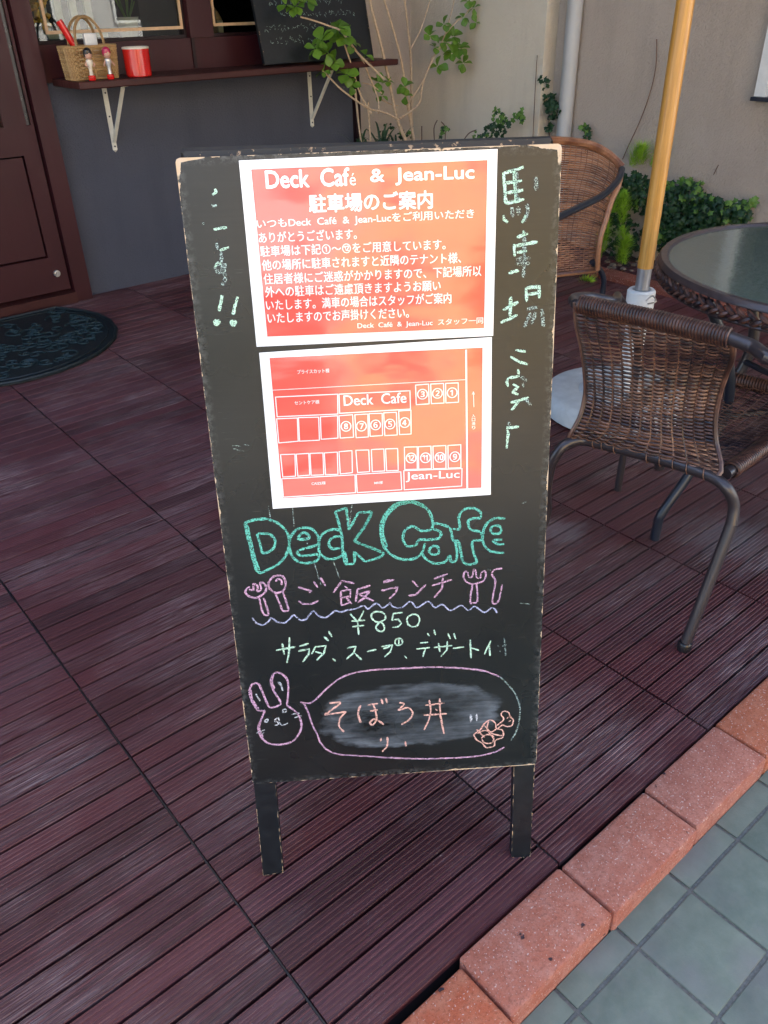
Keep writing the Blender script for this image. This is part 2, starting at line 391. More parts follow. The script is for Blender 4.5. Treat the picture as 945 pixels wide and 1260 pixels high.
# ================================================================== WALLS
YW = 4.10
cafe = thing('cafe_building', 'dark front of the cafe: grey lower wall, maroon timber and windows, left of the plants', 'building', (0, YW, 0))
b = MB(); b.box((1.447, YW, -.1), (3.195, YW+.3, .955)); b.obj('lower_wall', M['greywall'], cafe, label='grey painted wall under the shelf')
b = MB(); b.box((1.45, YW-.004, .957), (3.19, YW+.10, 1.104)); b.obj('sill_panel', M['maroon'], cafe)
for x0, x1 in ((2.205, 2.222), (2.60, 2.612)): b = MB(); b.box((x0, YW-.012, .975), (x1, YW-.005, 1.104)); b.obj('panel_strip', M['maroon_dk'], cafe)
b = MB(); b.box((2.20, YW-.02, 1.105), (2.328, YW+.10, 2.3)); b.obj('mullion', M['maroon'], cafe)
b = MB(); b.box((2.70, YW-.02, 1.105), (3.19, YW+.10, 2.3)); b.obj('panel', M['maroon'], cafe)
b = MB(); b.box((3.19, YW-.03, -.05), (3.225, YW+.36, 2.3)); b.obj('corner_trim', M['maroon_dk'], cafe)
b = MB(); b.box((-3, YW-.02, 2.05), (3.22, YW+.4, 2.6)); b.obj('lintel', M['maroon'], cafe)
b = MB(); b.box((-3, YW+.0, 2.6), (3.95, YW+4, 7.5)); b.obj('upper_wall', M['beige'], cafe)
b = MB(); b.box((-3, YW, -.1), (.50, YW+.3, 2.05)); b.obj('left_wall', M['greywall'], cafe)
for x0, x1 in ((1.452, 2.199), (2.329, 2.699)):
    wf = MB()
    wf.box((x0, YW+.015, 1.105), (x1, YW+.06, 1.118)); wf.box((x0, YW+.015, 1.118), (x0+.014, YW+.06, 2.05)); wf.box((x1-.014, YW+.015, 1.118), (x1, YW+.06, 2.05))
    fo = wf.obj('window', M['maroon_dk'], cafe)
    gl = MB(); gl.box((x0+.014, YW+.03, 1.118), (x1-.014, YW+.035, 2.05)); gl.obj('pane', M['pane'], fo)
def loop_frame(x0, x1, z0, z1, y):
    b = MB(); t = .013
    b.box((x0, y, z0), (x1, y+.012, z0+t)); b.box((x0, y, z1-t), (x1, y+.012, z1)); b.box((x0, y, z0+t), (x0+t, y+.012, z1-t)); b.box((x1-t, y, z0+t), (x1, y+.012, z1-t)); return b
fr = loop_frame(1.515, 2.188, 1.142, 1.86, YW+.016); o = fr.obj('picture_frame', M['lightwood']); o['label'] = 'thin light wood frame across the left window above the basket'; o['category'] = 'frame'
fr = loop_frame(2.352, 2.69, 1.148, 1.86, YW+.016); o = fr.obj('picture_frame', M['lightwood']); o['label'] = 'thin light wood frame across the right window beside the upper chalkboard'; o['category'] = 'frame'
b = MB(); b.box((.45, YW+1.6, -.1), (3.25, YW+1.65, 2.6)); b.box((.45, YW+.31, -.1), (3.25, YW+1.6, .0)); b.box((.4, YW+.3, -.1), (.45, YW+1.65, 2.6)); b.box((3.225, YW+.37, -.1), (3.26, YW+1.65, 2.6)); b.box((.4, YW+.3, 2.3), (3.2, YW+1.65, 2.35)); b.obj('inner_room', M['interior'], cafe)

# things inside the left window
b = MB(); b.box((1.46, YW+.105, 1.06), (2.66, YW+.55, 1.085)); b.box((1.5, YW+.5, 0), (1.54, YW+.54, 1.06)); b.box((2.6, YW+.5, 0), (2.64, YW+.54, 1.06)); o = b.obj('counter', M['white']); o['label'] = 'white counter just inside the cafe windows'; o['category'] = 'counter'
def pot(x, y, r, h, lab, m='cream'):
    t = thing('flower_pot', lab, 'flower pot', (x, y, 1.086)); b = MB(); b.lathe((x, y, 1.086), [(r*.75, 0), (r, h), (r*1.06, h), (r*1.06, h+.01), (r*.9, h+.01), (r*.88, h-.02), (0.001, h-.02)], 20); b.obj('pot', M[m], t, True); return t
t = pot(1.99, YW+.2, .05, .10, 'cream flower pot inside the left window, to the right of the basket handle')
b = MB()
for k in range(12): a = k*.9; b.tube([(1.99, YW+.2, 1.17), (1.99+.05*math.cos(a), YW+.2+.04*math.sin(a), 1.26+.01*(k % 4))], .003, 4)
b.obj('stems', M['leaf'], t)
cu = MB()
for k in range(5):
    x = 1.58+.075*k; cu.box((x, YW+.42, 1.14), (x+.034, YW+.44, 1.9))
cu.box((1.52, YW+.41, 1.112), (1.97, YW+.45, 1.138)); o = cu.obj('slatted_chair_back', M['fabric_pale']); o['label'] = 'pale slatted chair back seen through the left window above the basket'; o['category'] = 'chair'
t = thing('flower_vase', 'dark vase of yellow flowers at the far left of the window', 'vase', (1.53, YW+.14, 1.086)); b = MB(); b.lathe((1.53, YW+.14, 1.086), [(.02, 0), (.035, .04), (.015, .09), (.02, .1)], 14); b.obj('vase', M['rubber'], t, True)
b = MB()
for k in range(40):
    a = random.uniform(0, 6.28); rr = random.uniform(0, .06); x, y, z = 1.54+rr*math.cos(a), YW+.15+rr*.5*math.sin(a), 1.21+random.uniform(-.05, .09); b.lathe((x, y, z), [(.001, -.012), (.014, -.004), (.013, .006), (.001, .012)], 6)
b.obj('blossom', M['flower'], t)
t = thing('shop_lantern', 'small amber lantern inside the right window', 'lantern', (2.47, YW+.2, 1.086)); b = MB(); b.lathe((2.47, YW+.2, 1.086), [(.03, 0), (.035, .09), (.02, .12), (.005, .14)], 12); b.obj('body', M['lightwood'], t, True); b = MB(); b.box((2.455, YW+.15, 1.1), (2.485, YW+.165, 1.17)); b.obj('panel', M['cream'], t)

# door
door = thing('cafe_door', 'maroon timber door with glazed upper half at the far left edge', 'door', (.9, YW, 0))
b = MB(); b.box((1.366, YW-.055, 0.0), (1.4465, YW+.1, 2.05)); b.obj('door_frame', M['maroon'], door)
b = MB(); b.box((.42, YW-.055, 0), (.50, YW+.1, 2.05)); b.obj('door_frame', M['maroon'], door)
b = MB(); b.box((.505, YW-.075, 0), (1.364, YW+.08, .052)); b.obj('threshold', M['shelfwood'], door)
lf = MB(); DF = YW-.03
lf.box((.512, DF, .062), (1.357, DF+.045, .225)); lf.box((.512, DF, .68), (1.357, DF+.045, .80)); lf.box((1.283, DF, .225), (1.357, DF+.045, .68)); lf.box((.512, DF, .225), (.585, DF+.045, .68))
lf.box((1.345, DF, .80), (1.357, DF+.045, 2.0)); lf.box((1.225, DF, .80), (1.325, DF+.045, 2.0)); lf.box((.512, DF, .8), (.60, DF+.045, 2.0)); lf.box((.6, DF, 1.95), (1.2, DF+.045, 2.0))
leaf = lf.obj('door_leaf', M['maroon'], door)
b = MB(); b.box((.593, DF+.008, .233), (1.275, DF+.03, .672)); b.obj('lower_panel', M['maroon'], leaf)
b = MB(); b.box((.60, DF+.02, .80), (1.225, DF+.026, 1.95)); b.obj('pane', M['pane'], leaf)
b = MB(); b.box((1.325, DF+.012, .80), (1.345, DF+.02, 1.95)); b.obj('seal_strip', M['black'], leaf)
b = MB(); b.tube([(1.303, DF, .148), (1.303, DF-.012, .148)], .016, 16); b.tube([(1.303, DF-.012, .148), (1.303, DF-.02, .148)], .011, 14); b.obj('door_lock', M['steel'], leaf, True)

# shelf and its brackets
SH = .972
b = MB(); b.box((1.49, 3.79, SH-.029), (3.275, YW-.002, SH), bev=.004)
sh = b.obj('wall_shelf', M['shelfwood'], label='long dark maroon shelf board along the cafe wall under the windows', category='shelf')
def bracket(x, label):
    t = thing('shelf_bracket', label, 'bracket', (x, YW, .65), 'brackets under the wall shelf')
    b = MB(); b.box((x-.011, YW-.006, .655), (x+.011, YW-.001, SH-.03)); b.lathe((x, YW-.0035, .655), [(.001, -.011), (.011, -.002), (.011, 0)], 8); b.obj('wall_arm', M['white_metal'], t)
    b = MB(); b.box((x-.011, 3.86, SH-.035), (x+.011, YW-.007, SH-.0295)); b.obj('shelf_arm', M['white_metal'], t)
    b = MB(); b.obox((x-.008, YW-.011, .685), (.016, 0, 0), (0, -.205, .245), (0, .006, .006)); b.obj('brace', M['white_metal'], t)
    for z in (.90, .80, .67): b = MB(); b.tube([(x, YW-.0065, z), (x, YW-.009, z)], .004, 8); b.obj('screw', M['black'], t)
bracket(1.725, 'cream metal bracket under the shelf below the basket'); bracket(2.897, 'cream metal bracket under the shelf behind the leafy twigs')

# beige return walls, pilaster, side wall
bw = MB(); bw.box((3.226, 4.45, -.1), (3.949, 4.8, 7)); bw.obj('recess_wall', M['beige'], label='beige stucco wall at the back of the plant recess', category='wall')
pw = MB(); pw.box((3.95, 3.35, -.1), (4.4, 4.8, 7)); pw.obj('wall_pilaster', M['beige_pale'], label='paler beige stucco pier behind the leafy branch', category='wall')
sw = MB(); sw.box((4.05, 2.13, -.1), (4.4, 3.349, 7)); sw.box((4.05, .9, -.1), (4.4, 2.13, .822)); sw.box((4.05, .9, 1.9), (4.4, 2.13, 7)); sw.box((4.05, -.2, -.1), (4.4, .9, 7))
side = sw.obj('side_wall', M['beige'], label='long beige stucco side wall behind the table and parasol pole', category='wall')
win = thing('side_window', 'white framed window in the beige wall at the right edge', 'window', (4.05, 1.5, .82))
b = MB(); b.box((4.02, 2.075, .83), (4.09, 2.128, 1.9)); b.box((4.02, .9, .83), (4.09, .95, 1.9)); b.box((4.02, .95, 1.85), (4.09, 2.075, 1.9)); b.box((4.03, 1.49, .85), (4.08, 1.53, 1.85)); b.obj('frame', M['white'], win)
b = MB(); b.box((4.0, .88, .812), (4.10, 2.132, .829)); b.obj('sill', M['tube_blue'], win)
b = MB(); b.box((4.06, .95, .83), (4.066, 2.075, 1.85)); b.obj('pane', M['pane'], win)
b = MB(); b.box((4.35, .9, .8), (4.39, 2.13, 1.9)); b.obj('inner_panel', M['interior'], win)

dp = thing('drain_pipe', 'pale grey plastic drainpipe standing against the beige wall', 'pipe', (4.0, 3.2, 0))
b = MB(); b.tube([(4.003, 3.205, -.05), (4.003, 3.205, 3.2), (4.003, 3.205, 6.5)], .041, 28); b.obj('pipe', M['pipe'], dp, True)

# awning over the cafe front
aw = thing('canopy', 'dark flat canopy over the cafe front', 'canopy', (1, 3.4, 2.45)); b = MB(); b.box((-3, 2.85, 2.45), (3.3, YW-.021, 2.55)); b.obj('canopy_roof', M['maroon_dk'], aw)

# street behind the camera (seen in reflections)
def street_house(x0, x1, y, h, m, lab):
    t = thing('street_building', lab, 'building', ((x0+x1)/2, y, -.15)); b = MB(); b.box((x0, y-6, -.15), (x1, y, h)); wl = b.obj('wall', M[m], t)
    nx = int((x1-x0)/2.2); me = None
    for f in range(int(h/2.8)):
        for i in range(nx):
            cx = x0+(i+.5)*(x1-x0)/nx; z = .9+2.8*f
            if me is None:
                w_ = MB(); w_.box((-.6, 0, 0), (.6, .06, .06)); w_.box((-.6, 0, 1.34), (.6, .06, 1.4)); w_.box((-.6, 0, .06), (-.54, .06, 1.34)); w_.box((.54, 0, .06), (.6, .06, 1.34)); w_.box((-.54, .005, .06), (.54, .02, 1.34), 1); me = w_.mesh('window', [M['white'], M['interior']])
            o = link('window', me, t); o.location = (cx-(x0+x1)/2, 0, z+.15); o.matrix_parent_inverse = Matrix.Identity(4)
street_house(-18.5, -8.7, -13, 7.6, 'plaster_far', 'white rendered house across the street')
street_house(-8.3, 2, -12, 5.6, 'plaster_far2', 'ochre rendered house across the street')
street_house(3.6, 14, -13, 8.4, 'plaster_far', 'tall cream house across the street')

for tx_, ty_, th_ in ((-12.6, -10.5, 3.4), (-3.2, -9.8, 2.2), (1.5, -10.2, 4.2)):  # invented trees out of view, added to break up the reflections
    t = thing('reflection_tree', {-12.6: 'bushy tree added for reflections before the white house across the street', -3.2: 'low tree added for reflections before the ochre house across the street', 1.5: 'tall tree added for reflections between the houses across the street'}[tx_], 'tree', (tx_, ty_, -.16))
    b = MB(); b.tube([(tx_, ty_, -.16), (tx_+.1, ty_, th_*.4), (tx_-.05, ty_+.1, th_*.8)], [.12, .09, .03], 8); b.obj('trunk', M['stem'], t, True)
    b = MB()
    for k in range(1400):
        a, e2_, r_ = random.uniform(0, 6.28), random.uniform(-1, 1), random.random()**.45*(1+.35*math.sin(k))
        p = Vector((tx_+1.1*r_*math.cos(a)*math.sqrt(1-e2_*e2_), ty_+1.1*r_*math.sin(a)*math.sqrt(1-e2_*e2_), th_*.72+th_*.32*r_*e2_)); n_ = Vector((random.uniform(-1, 1), random.uniform(-1, 1), random.uniform(-1, 1))).normalized(); u_ = n_.orthogonal().normalized()*.11; v_ = n_.cross(u_)
        b.add([p-u_, p+v_*.5, p+u_, p-v_*.5], [(0, 1, 2, 3)])
    b.obj('crown', M['leaf'], t, kind='stuff')

t = thing('reflection_hedge', 'dense clipped hedge added to darken reflections, before the white house across the street', 'hedge', (-11.5, -11, -.16)); b = MB()  # invented hedge out of view, added to darken reflections on board and notices
for k in range(3200):
    p = Vector((random.uniform(-15.5, -7.9), -10.7+random.uniform(-.35, .35), random.uniform(-.16, 1.75)+.2*noise.noise((k*.01, 0, 0)))); n_ = Vector((random.uniform(-1, 1), random.uniform(.2, 1), random.uniform(-.5, 1))).normalized(); u_ = n_.orthogonal().normalized()*.12; v_ = n_.cross(u_)
    b.add([p-u_, p+v_*.6, p+u_, p-v_*.6], [(0, 1, 2, 3)])
b.obj('foliage', M['ivy'], t, kind='stuff')

# ================================================================== MENU BOARD
SB = Vector((.28336365*1.24, .62434408*1.24, 0)); SA, STL = -.6238045, .17738098
SE = Vector((math.cos(SA), math.sin(SA), 0)); SN0 = Vector((-math.sin(SA), math.cos(SA), 0))
SU = Vector((0, 0, 1))*math.cos(STL)+SN0*math.sin(STL); SN = SE.cross(SU)
SM = Matrix(((SE.x, SU.x, SN.x, SB.x), (SE.y, SU.y, SN.y, SB.y), (SE.z, SU.z, SN.z, SB.z), (0, 0, 0, 1)))
def face(px, py):       # a point of the board's front face, in the board's own (across, up) metres
    d = ray(px, py); t = ((SB-CAM).dot(SN))/d.dot(SN); p = CAM+d*t-SB; return (p.dot(SE), p.dot(SU))
c_tl, c_tr, c_bl, c_br = face(215.3, 194.4), face(691.7, 176.5), face(311, 964.6), face(659.8, 940.7)
f_l0, f_l1, f_r0, f_r1 = face(323.7, 1079), face(348.6, 1075), face(629.6, 1057), face(652.7, 1057)
l_top0, l_top1, r_top0, r_top1 = face(312, 964), face(338.5, 962), face(632.5, 943), face(658.5, 941)

def m_board():
    t = NT('chalkboard_paint'); p = t.coord(); sx = t.n('SeparateXYZ', {0: p}); x, y = sx.outputs[0], sx.outputs[1]
    # distance to the sloping side edges and to top and bottom
    hy = t.mr(y, c_bl[1], c_tl[1], 0, 1)
    L = t.math('ADD', c_bl[0], t.math('MULTIPLY', hy, c_tl[0]-c_bl[0])); R_ = t.math('ADD', c_br[0], t.math('MULTIPLY', hy, c_tr[0]-c_br[0]))
    dl = t.math('SUBTRACT', x, L); dr = t.math('SUBTRACT', R_, x); dt = t.math('SUBTRACT', (c_tl[1]+c_tr[1])/2, y); db = t.math('SUBTRACT', y, (c_bl[1]+c_br[1])/2)
    dside = t.math('MINIMUM', dl, dr); d = t.math('MINIMUM', dside, t.math('MINIMUM', dt, db))
    corner = t.math('ADD', dside, dt)              # small near the two upper corners
    n = t.noise(p, 70, 4, .65); n2 = t.noise(p, 14, 3)
    reach = t.math('ADD', t.math('MULTIPLY', t.mr(n, .5, .8), .0032), t.math('MULTIPLY', t.mr(corner, .04, .0), .0075))
    reach = t.math('ADD', reach, t.math('MULTIPLY', t.mr(n2, .5, .66), .0012))
    wear = t.math('LESS_THAN', d, reach)
    wear = t.math('MULTIPLY', wear, t.mr(t.noise(p, 40, 3), .36, .42))
    halo = t.math('MULTIPLY', t.mr(d, .012, .0), t.mr(t.noise(p, 120, 4, .7), .46, .62))
    grain = t.noise(t.scale(p, (9, 210, 1)), 1, 4, .6)
    paint = t.mix(t.mr(grain, .3, .8), (.0045, .0068, .0078), (.0085, .0108, .0115))
    scr = t.math('MULTIPLY', t.mr(t.noise(t.scale(p, (25, 500, 1)), 1, 2, .5), .70, .74), t.mr(t.noise(p, 12, 3), .5, .6))
    paint = t.mix(t.math('MULTIPLY', scr, .35), paint, (.16, .15, .14))
    haze = t.mr(t.noise(p, 5, 3, .5), .4, .75); paint = t.mix(t.math('MULTIPLY', haze, .10), paint, (.09, .10, .095))
    # rubbed-out chalk inside the speech balloon
    bx, by = face(505, 880); ex = t.math('DIVIDE', t.math('SUBTRACT', x, bx), .139); ey = t.math('DIVIDE', t.math('SUBTRACT', y, by), .0565)
    e2 = t.math('ADD', t.math('POWER', t.math('ABSOLUTE', ex), 2.6), t.math('POWER', t.math('ABSOLUTE', ey), 2.6))
    e2 = t.math('ADD', e2, t.math('MULTIPLY', t.math('SUBTRACT', t.noise(t.scale(p, (22, 45, 1)), 1, 4, .65), .5), 1.3))
    sm_ = t.math('MULTIPLY', t.mr(e2, 1.1, .8), t.mr(t.noise(t.scale(p, (9, 26, 1)), 1, 5, .7), .4, .62))
    ring = t.math('MULTIPLY', t.mr(e2, .12, .75), t.mr(e2, 1.05, .8)); sm_ = t.math('ADD', t.math('MULTIPLY', sm_, .45), t.math('MULTIPLY', ring, t.mr(t.noise(t.scale(p, (14, 24, 1)), 1, 3), .35, .7, .1, .75)), clamp=True)
    paint = t.mix(t.math('MULTIPLY', t.math('MULTIPLY', sm_, t.mr(grain, .3, .65, .45, 1.2)), .72, clamp=True), paint, (.19, .22, .25))
    c = t.mix(t.math('MULTIPLY', halo, .28), paint, (.24, .24, .23)); c = t.mix(wear, c, t.mix(t.noise(p, 60, 3), (.62, .40, .20), (.60, .50, .38)))
    t.set(color=c, rough=t.math('ADD', t.mr(t.noise(p, 6, 3), .3, .7, .25, .31), t.math('MULTIPLY', wear, .4)), spec=.42)
    t.bump(grain, .05, .0002); return t.m
M['board'] = m_board()
M['board_plain'] = flat('black_board_paint', (.006, .009, .012), .38, .3, 60)
def m_worn(name='worn_black_paint'):
    t = NT(name); p = t.coord(); n = t.noise(p, 90, 4, .65)
    t.set(color=t.mix(t.mr(n, .60, .66), (.010, .012, .015), (.40, .26, .15)), rough=.5); return t.m
M['worn'] = m_worn()

sign = thing('menu_board', 'black folding chalkboard easel with chalk menu and red notices standing on the deck', 'sign', mat=SM)
def slab(pts, z0, z1, mb, mi=0, side_mi=None):      # polygon (across, up) between two depths
    n = len(pts); vs = [(x, y, z0) for x, y in pts]+[(x, y, z1) for x, y in pts]
    mb.add(vs, [tuple(range(n-1, -1, -1)), tuple(range(n, 2*n))], mi)
    mb.add(vs, [(i, (i+1) % n, n+(i+1) % n, n+i) for i in range(n)], mi if side_mi is None else side_mi)
def rounded(pts, r=.006):
    out = []; n = len(pts)
    for i in range(n):
        p = Vector(pts[i]); a = (Vector(pts[i-1])-p).normalized(); c = (Vector(pts[(i+1) % n])-p).normalized()
        for t in (0, .5, 1):
            if t == 0: out.append(tuple(p+a*r))
            elif t == 1: out.append(tuple(p+c*r))
            else: out.append(tuple(p+(a+c)*r*.29))
    return out
def sobj(mb, name, mats, parent, smooth=False, **kw):
    o = link(name, mb.mesh(name, mats, smooth), None, **kw); o.parent = parent; return o
b = MB(); slab(rounded([c_bl, c_br, c_tr, c_tl], .005), -.016, 0, b); panel = sobj(b, 'front_panel', M['board'], sign)
for q in ([f_l0, f_l1, l_top1, l_top0], [f_r0, f_r1, r_top1, r_top0]):
    b = MB(); slab(rounded([q[0], q[1], (q[2][0], q[2][1]-.0006), (q[3][0], q[3][1]-.0006)], .003), -.018, -.002, b); sobj(b, 'leg', [M['board_plain']], sign)
    e_ = MB(); w_ = .0009
    for A_, B_ in ((q[0], q[3]), (q[1], q[2]), (q[0], q[1])):
        dx = w_ if A_ is q[0] and B_ is q[3] else -w_
        k = 26; pts = []
        for i in range(k):
            f0, f1 = i/k, (i+1)/k
            if random.random() < .45:
                p0 = Vector(A_).lerp(Vector(B_), f0); p1 = Vector(A_).lerp(Vector(B_), f1); ww = random.uniform(.4, 1.5)
                if B_ is q[1]: slab([(p0.x+.0005, p0.y+.0004), (p1.x-.0005, p1.y+.0004), (p1.x, p1.y+.0022*ww), (p0.x, p0.y+.0018*ww)], -.0021, -.0016, e_)
                else:
                    a_, b_ = sorted((p0.x+.1*dx, p0.x+dx*ww)); c_, d_ = sorted((p1.x+.1*dx, p1.x+dx*ww*random.uniform(.5, 1))); slab([(a_, p0.y+.0003), (b_, p0.y+.0003), (d_, p1.y-.0003), (c_, p1.y-.0003)], -.0021, -.0016, e_)
    sobj(e_, 'worn_edge', M['rawwood'], sign, kind='stuff')
# rear frame leaning the other way, hinged at the top
def back_pt(u, v, w_):  # v down from the hinge
    th = 2*STL+.03; top = c_tl[1]+.006
    return Vector((u, top-v*math.cos(th)-w_*math.sin(th)*0, -.019-v*math.sin(th)-w_))
def back_slab(u0, u1, v0, v1):
    b = MB(); P = [back_pt(u0, v0, 0), back_pt(u1, v0, 0), back_pt(u1, v1, 0), back_pt(u0, v1, 0)]
    nrm = (P[1]-P[0]).cross(P[3]-P[0]).normalized()*.016
    vs = P+[p-nrm if (nrm.z > 0) else p+nrm for p in P]; b.add(vs, [(0, 1, 2, 3), (7, 6, 5, 4), (0, 4, 5, 1), (1, 5, 6, 2), (2, 6, 7, 3), (3, 7, 4, 0)]); return b
ul, ur = c_tl[0]+.004, c_tr[0]-.006
sobj(back_slab(ul, ur, 0.0, .90), 'rear_panel', M['board_plain'], sign)
sobj(back_slab(ul, ul+.026, .90, 1.15), 'rear_leg', M['board_plain'], sign); sobj(back_slab(ur-.026, ur, .90, 1.15), 'rear_leg', M['board_plain'], sign)
tl2, tr2 = face(222, 186), face(683, 169)
b = MB(); slab([(tl2[0], c_tl[1]-.02), (tr2[0], c_tr[1]-.02), tr2, tl2], -.034, -.0185, b); sobj(b, 'top_rail', M['worn'], sign)
for u in (ul+.06, ur-.09):
    b = MB(); b.tube([(u, c_tl[1]-.004, -.0175), (u+.05, c_tl[1]-.004, -.0175)], .004, 10); sobj(b, 'hinge', M['steel'], sign, True)

# chalk --------------------------------------------------------------
def m_chalk(name, c, solid=.5):
    t = NT(name); p = t.coord(); n = t.noise(p, 850, 2, .6); g2 = t.noise(t.scale(p, (120, 1100, 1)), 1, 2)
    t.set(color=c, rough=.95, spec=.1, alpha=t.mr(t.math('ADD', n, t.math('MULTIPLY', t.math('SUBTRACT', g2, .5), .5)), solid-.03, solid+.075, 0, 1)); return t.m
M['ch_green'] = m_chalk('green_chalk', (.17, .62, .48), .44)
M['ch_lime'] = m_chalk('pale_green_chalk', (.58, .84, .64), .41)
M['ch_pink'] = m_chalk('pink_chalk', (.70, .42, .58), .44)
M['ch_lilac'] = m_chalk('lilac_chalk', (.52, .54, .74), .44)
M['ch_peach'] = m_chalk('peach_chalk', (.90, .52, .42), .42)
M['ch_white'] = m_chalk('white_chalk', (.72, .74, .76), .46)
M['ch_faint'] = m_chalk('faint_chalk', (.50, .66, .60), .535)
def strokes(name, mat, crop, lines, width=2.6, jit=.5, smooth=True, base=.0005):
    ox, oy, s = crop; b = MB()
    for ln in lines:
        pts = [Vector(face(ox+x/s, oy+y/s)) for x, y in ln]
        if len(pts) == 1: pts = [pts[0]+Vector((-.0012, 0)), pts[0]+Vector((.0012, -.0005))]
        if smooth and len(pts) > 2:
            pts = [Vector((p.x, p.y)) for p in smooth_path([Vector((p.x, p.y, 0)) for p in pts], 6)]
        out = [pts[0]]
        for a, c in zip(pts, pts[1:]):
            k = max(1, int((c-a).length/.003)); out += [a.lerp(c, (i+1)/k) for i in range(k)]
        w_ = width*.00052*(1.3 if crop in (G1, G2, G3) else 1); vs = []
        for i, p in enumerate(out):
            t = out[min(i+1, len(out)-1)]-out[max(i-1, 0)]; t = t.normalized() if t.length > 1e-9 else Vector((1, 0)); nn = Vector((-t.y, t.x))
            ww = w_*(1+jit*noise.noise((p.x*400, p.y*400, 1.7)))*(1 if 0 < i < len(out)-1 else .6); oo = nn*noise.noise((p.x*150, p.y*150, 5))*.0005
            vs += [(*(p+oo+nn*ww/1), base), (*(p+oo-nn*ww), base)]
        b.add(vs, [(2*i, 2*i+1, 2*i+3, 2*i+2) for i in range(len(out)-1)])
    return sobj(b, name, M[mat], panel, **({'kind': 'stuff'} if len(lines) > 1 else {}))
G1 = (440, 160, 3.635); G2 = (450, 400, 3.9375); G3 = (210, 160, 3.78)
A = (280, 600, 4.725); B = (450, 600, 4.109); Cc = (280, 800, 4.345); D = (450, 800, 4.109)
strokes('chalk_lettering', 'ch_green', A, [
 [(100,205),(120,300),(150,420),(175,490),(230,478),(300,440),(345,380),(360,310),(340,250),(290,205),(230,183),(160,185),(100,205)],
 [(112,215),(132,300),(160,410),(185,480)],
 [(172,268),(190,330),(205,378),(245,370),(275,335),(270,290),(235,268),(172,268)],
 [(530,310),(520,270),(490,240),(450,232),(400,245),(365,290),(358,340),(375,395),(415,430),(470,438),(515,425),(532,402),(518,387),(480,392),(430,395),(405,378),(420,362),(480,345),(525,330),(530,310)],
 [(405,298),(430,265),(460,265),(475,290),(440,300),(405,298)],
 [(660,250),(620,242),(570,255),(538,290),(530,340),(540,385),(580,412),(630,410),(665,395)],
 [(660,285),(625,285),(595,305),(590,335),(610,355),(655,350)]], 3.4)
strokes('chalk_lettering', 'ch_green', A, [[(625,140),(690,115)],[(690,115),(697,170),(705,245)],[(705,245),(760,145)],[(760,145),(842,140)],[(842,140),(800,220),(735,310)],[(735,310),(910,380)],[(750,318),(895,372)],[(910,380),(880,405),(800,430)],[(800,430),(735,370)],[(735,370),(740,440)],[(740,440),(685,447)],[(685,447),(670,370),(665,290),(645,200),(625,140)],[(695,440),(682,370)],[(838,150),(795,225),(745,300)]], 3.4)
strokes('chalk_lettering', 'ch_green', B, [
 [(335,205),(340,180),(320,120),(270,78),(205,68),(140,90),(90,150),(75,230),(100,310),(160,355),(230,362),(280,335),(300,280)],
 [(300,100),(255,80),(205,76),(150,98),(100,155),(86,225),(108,300)],
 [(335,212),(280,217),(240,195),(200,215),(188,260),(210,295),(250,290),(270,265),(330,262),(370,255),(378,225),(340,208)],
 [(345,180),(400,190),(430,215),(440,265),(452,275),(462,330),(455,368),(430,372),(425,345),(395,378),(340,380),(300,355),(285,330)],
 [(373,316),(360,297),(335,297),(320,316),(333,336),(362,335),(373,316)],
 [(490,375),(480,320),(468,272),(440,265)],[(440,208),(475,205),(470,150),(495,112),(545,103),(580,125),(578,152),(545,155),(518,170),(530,210),(580,222)],
 [(580,225),(590,262),(540,272),(545,330),(560,376),(515,387),(490,375)],
 [(705,155),(650,155),(610,185),(592,230),(595,280),(630,320),(700,330)],[(688,212),(672,193),(642,195),(630,214),(645,232),(676,230),(688,212)],
 [(640,265),(690,262)],[(640,265),(665,285),(700,285)]], 3.4)
strokes('chalk_drawing', 'ch_pink', A, [
 [(130,575),(110,590),(105,610),(125,630),(165,640),(205,620),(225,590),(215,560),(190,552),(195,590),(172,600),(175,570),(150,560),(152,595),(125,590)],
 [(185,640),(195,690),(210,735),(235,738),(235,715),(210,640)],
 [(265,605),(240,580),(245,540),(275,513),(320,515),(338,550),(330,590),(295,610),(265,605)],[(280,545),(292,530),(312,540),(315,565)],
 [(275,608),(300,665),(320,712),(350,715),(350,690),(320,600)],[(262,600),(238,575),(240,545)]], 2.7)
strokes('chalk_drawing', 'ch_pink', B, [
 [(500,425),(495,455),(515,480),(550,485),(595,470),(608,440),(600,420),(585,430),(580,455),(562,452),(555,420),(545,415),(538,450),(520,450),(515,425),(500,425)],
 [(540,485),(528,575),(545,582),(565,570),(560,485)],[(690,408),(650,415),(638,440),(655,475),(640,575),(660,585),(675,560),(690,490)]], 2.3)
strokes('chalk_lettering', 'ch_pink', A, [
 [(410,578),(450,590),(490,600)],[(490,600),(475,612)],[(412,658),(440,675),(490,675),(528,657)],[(500,545),(525,580)],[(540,522),(570,570)],
 [(665,540),(640,575),(615,610)],[(665,540),(740,557)],[(658,600),(662,685),(708,668)],[(660,600),(715,592),(712,640)],[(662,640),(712,630)],[(680,572),(697,585)],[(690,640),(722,675)],
 [(830,568),(755,590),(745,662)],[(762,617),(825,602),(795,640),(755,668)],[(768,622),(850,658)],
 [(905,545),(945,537)]], 2.7, smooth=False)
strokes('chalk_lettering', 'ch_pink', B, [
 [(90,480),(145,465)],[(78,520),(162,502),(150,532),(118,562)],[(235,470),(265,500)],[(215,545),(250,543),(305,490)],[(345,460),(415,435)],[(335,495),(435,465)],[(390,455),(385,510),(345,555)]], 2.5, smooth=False)
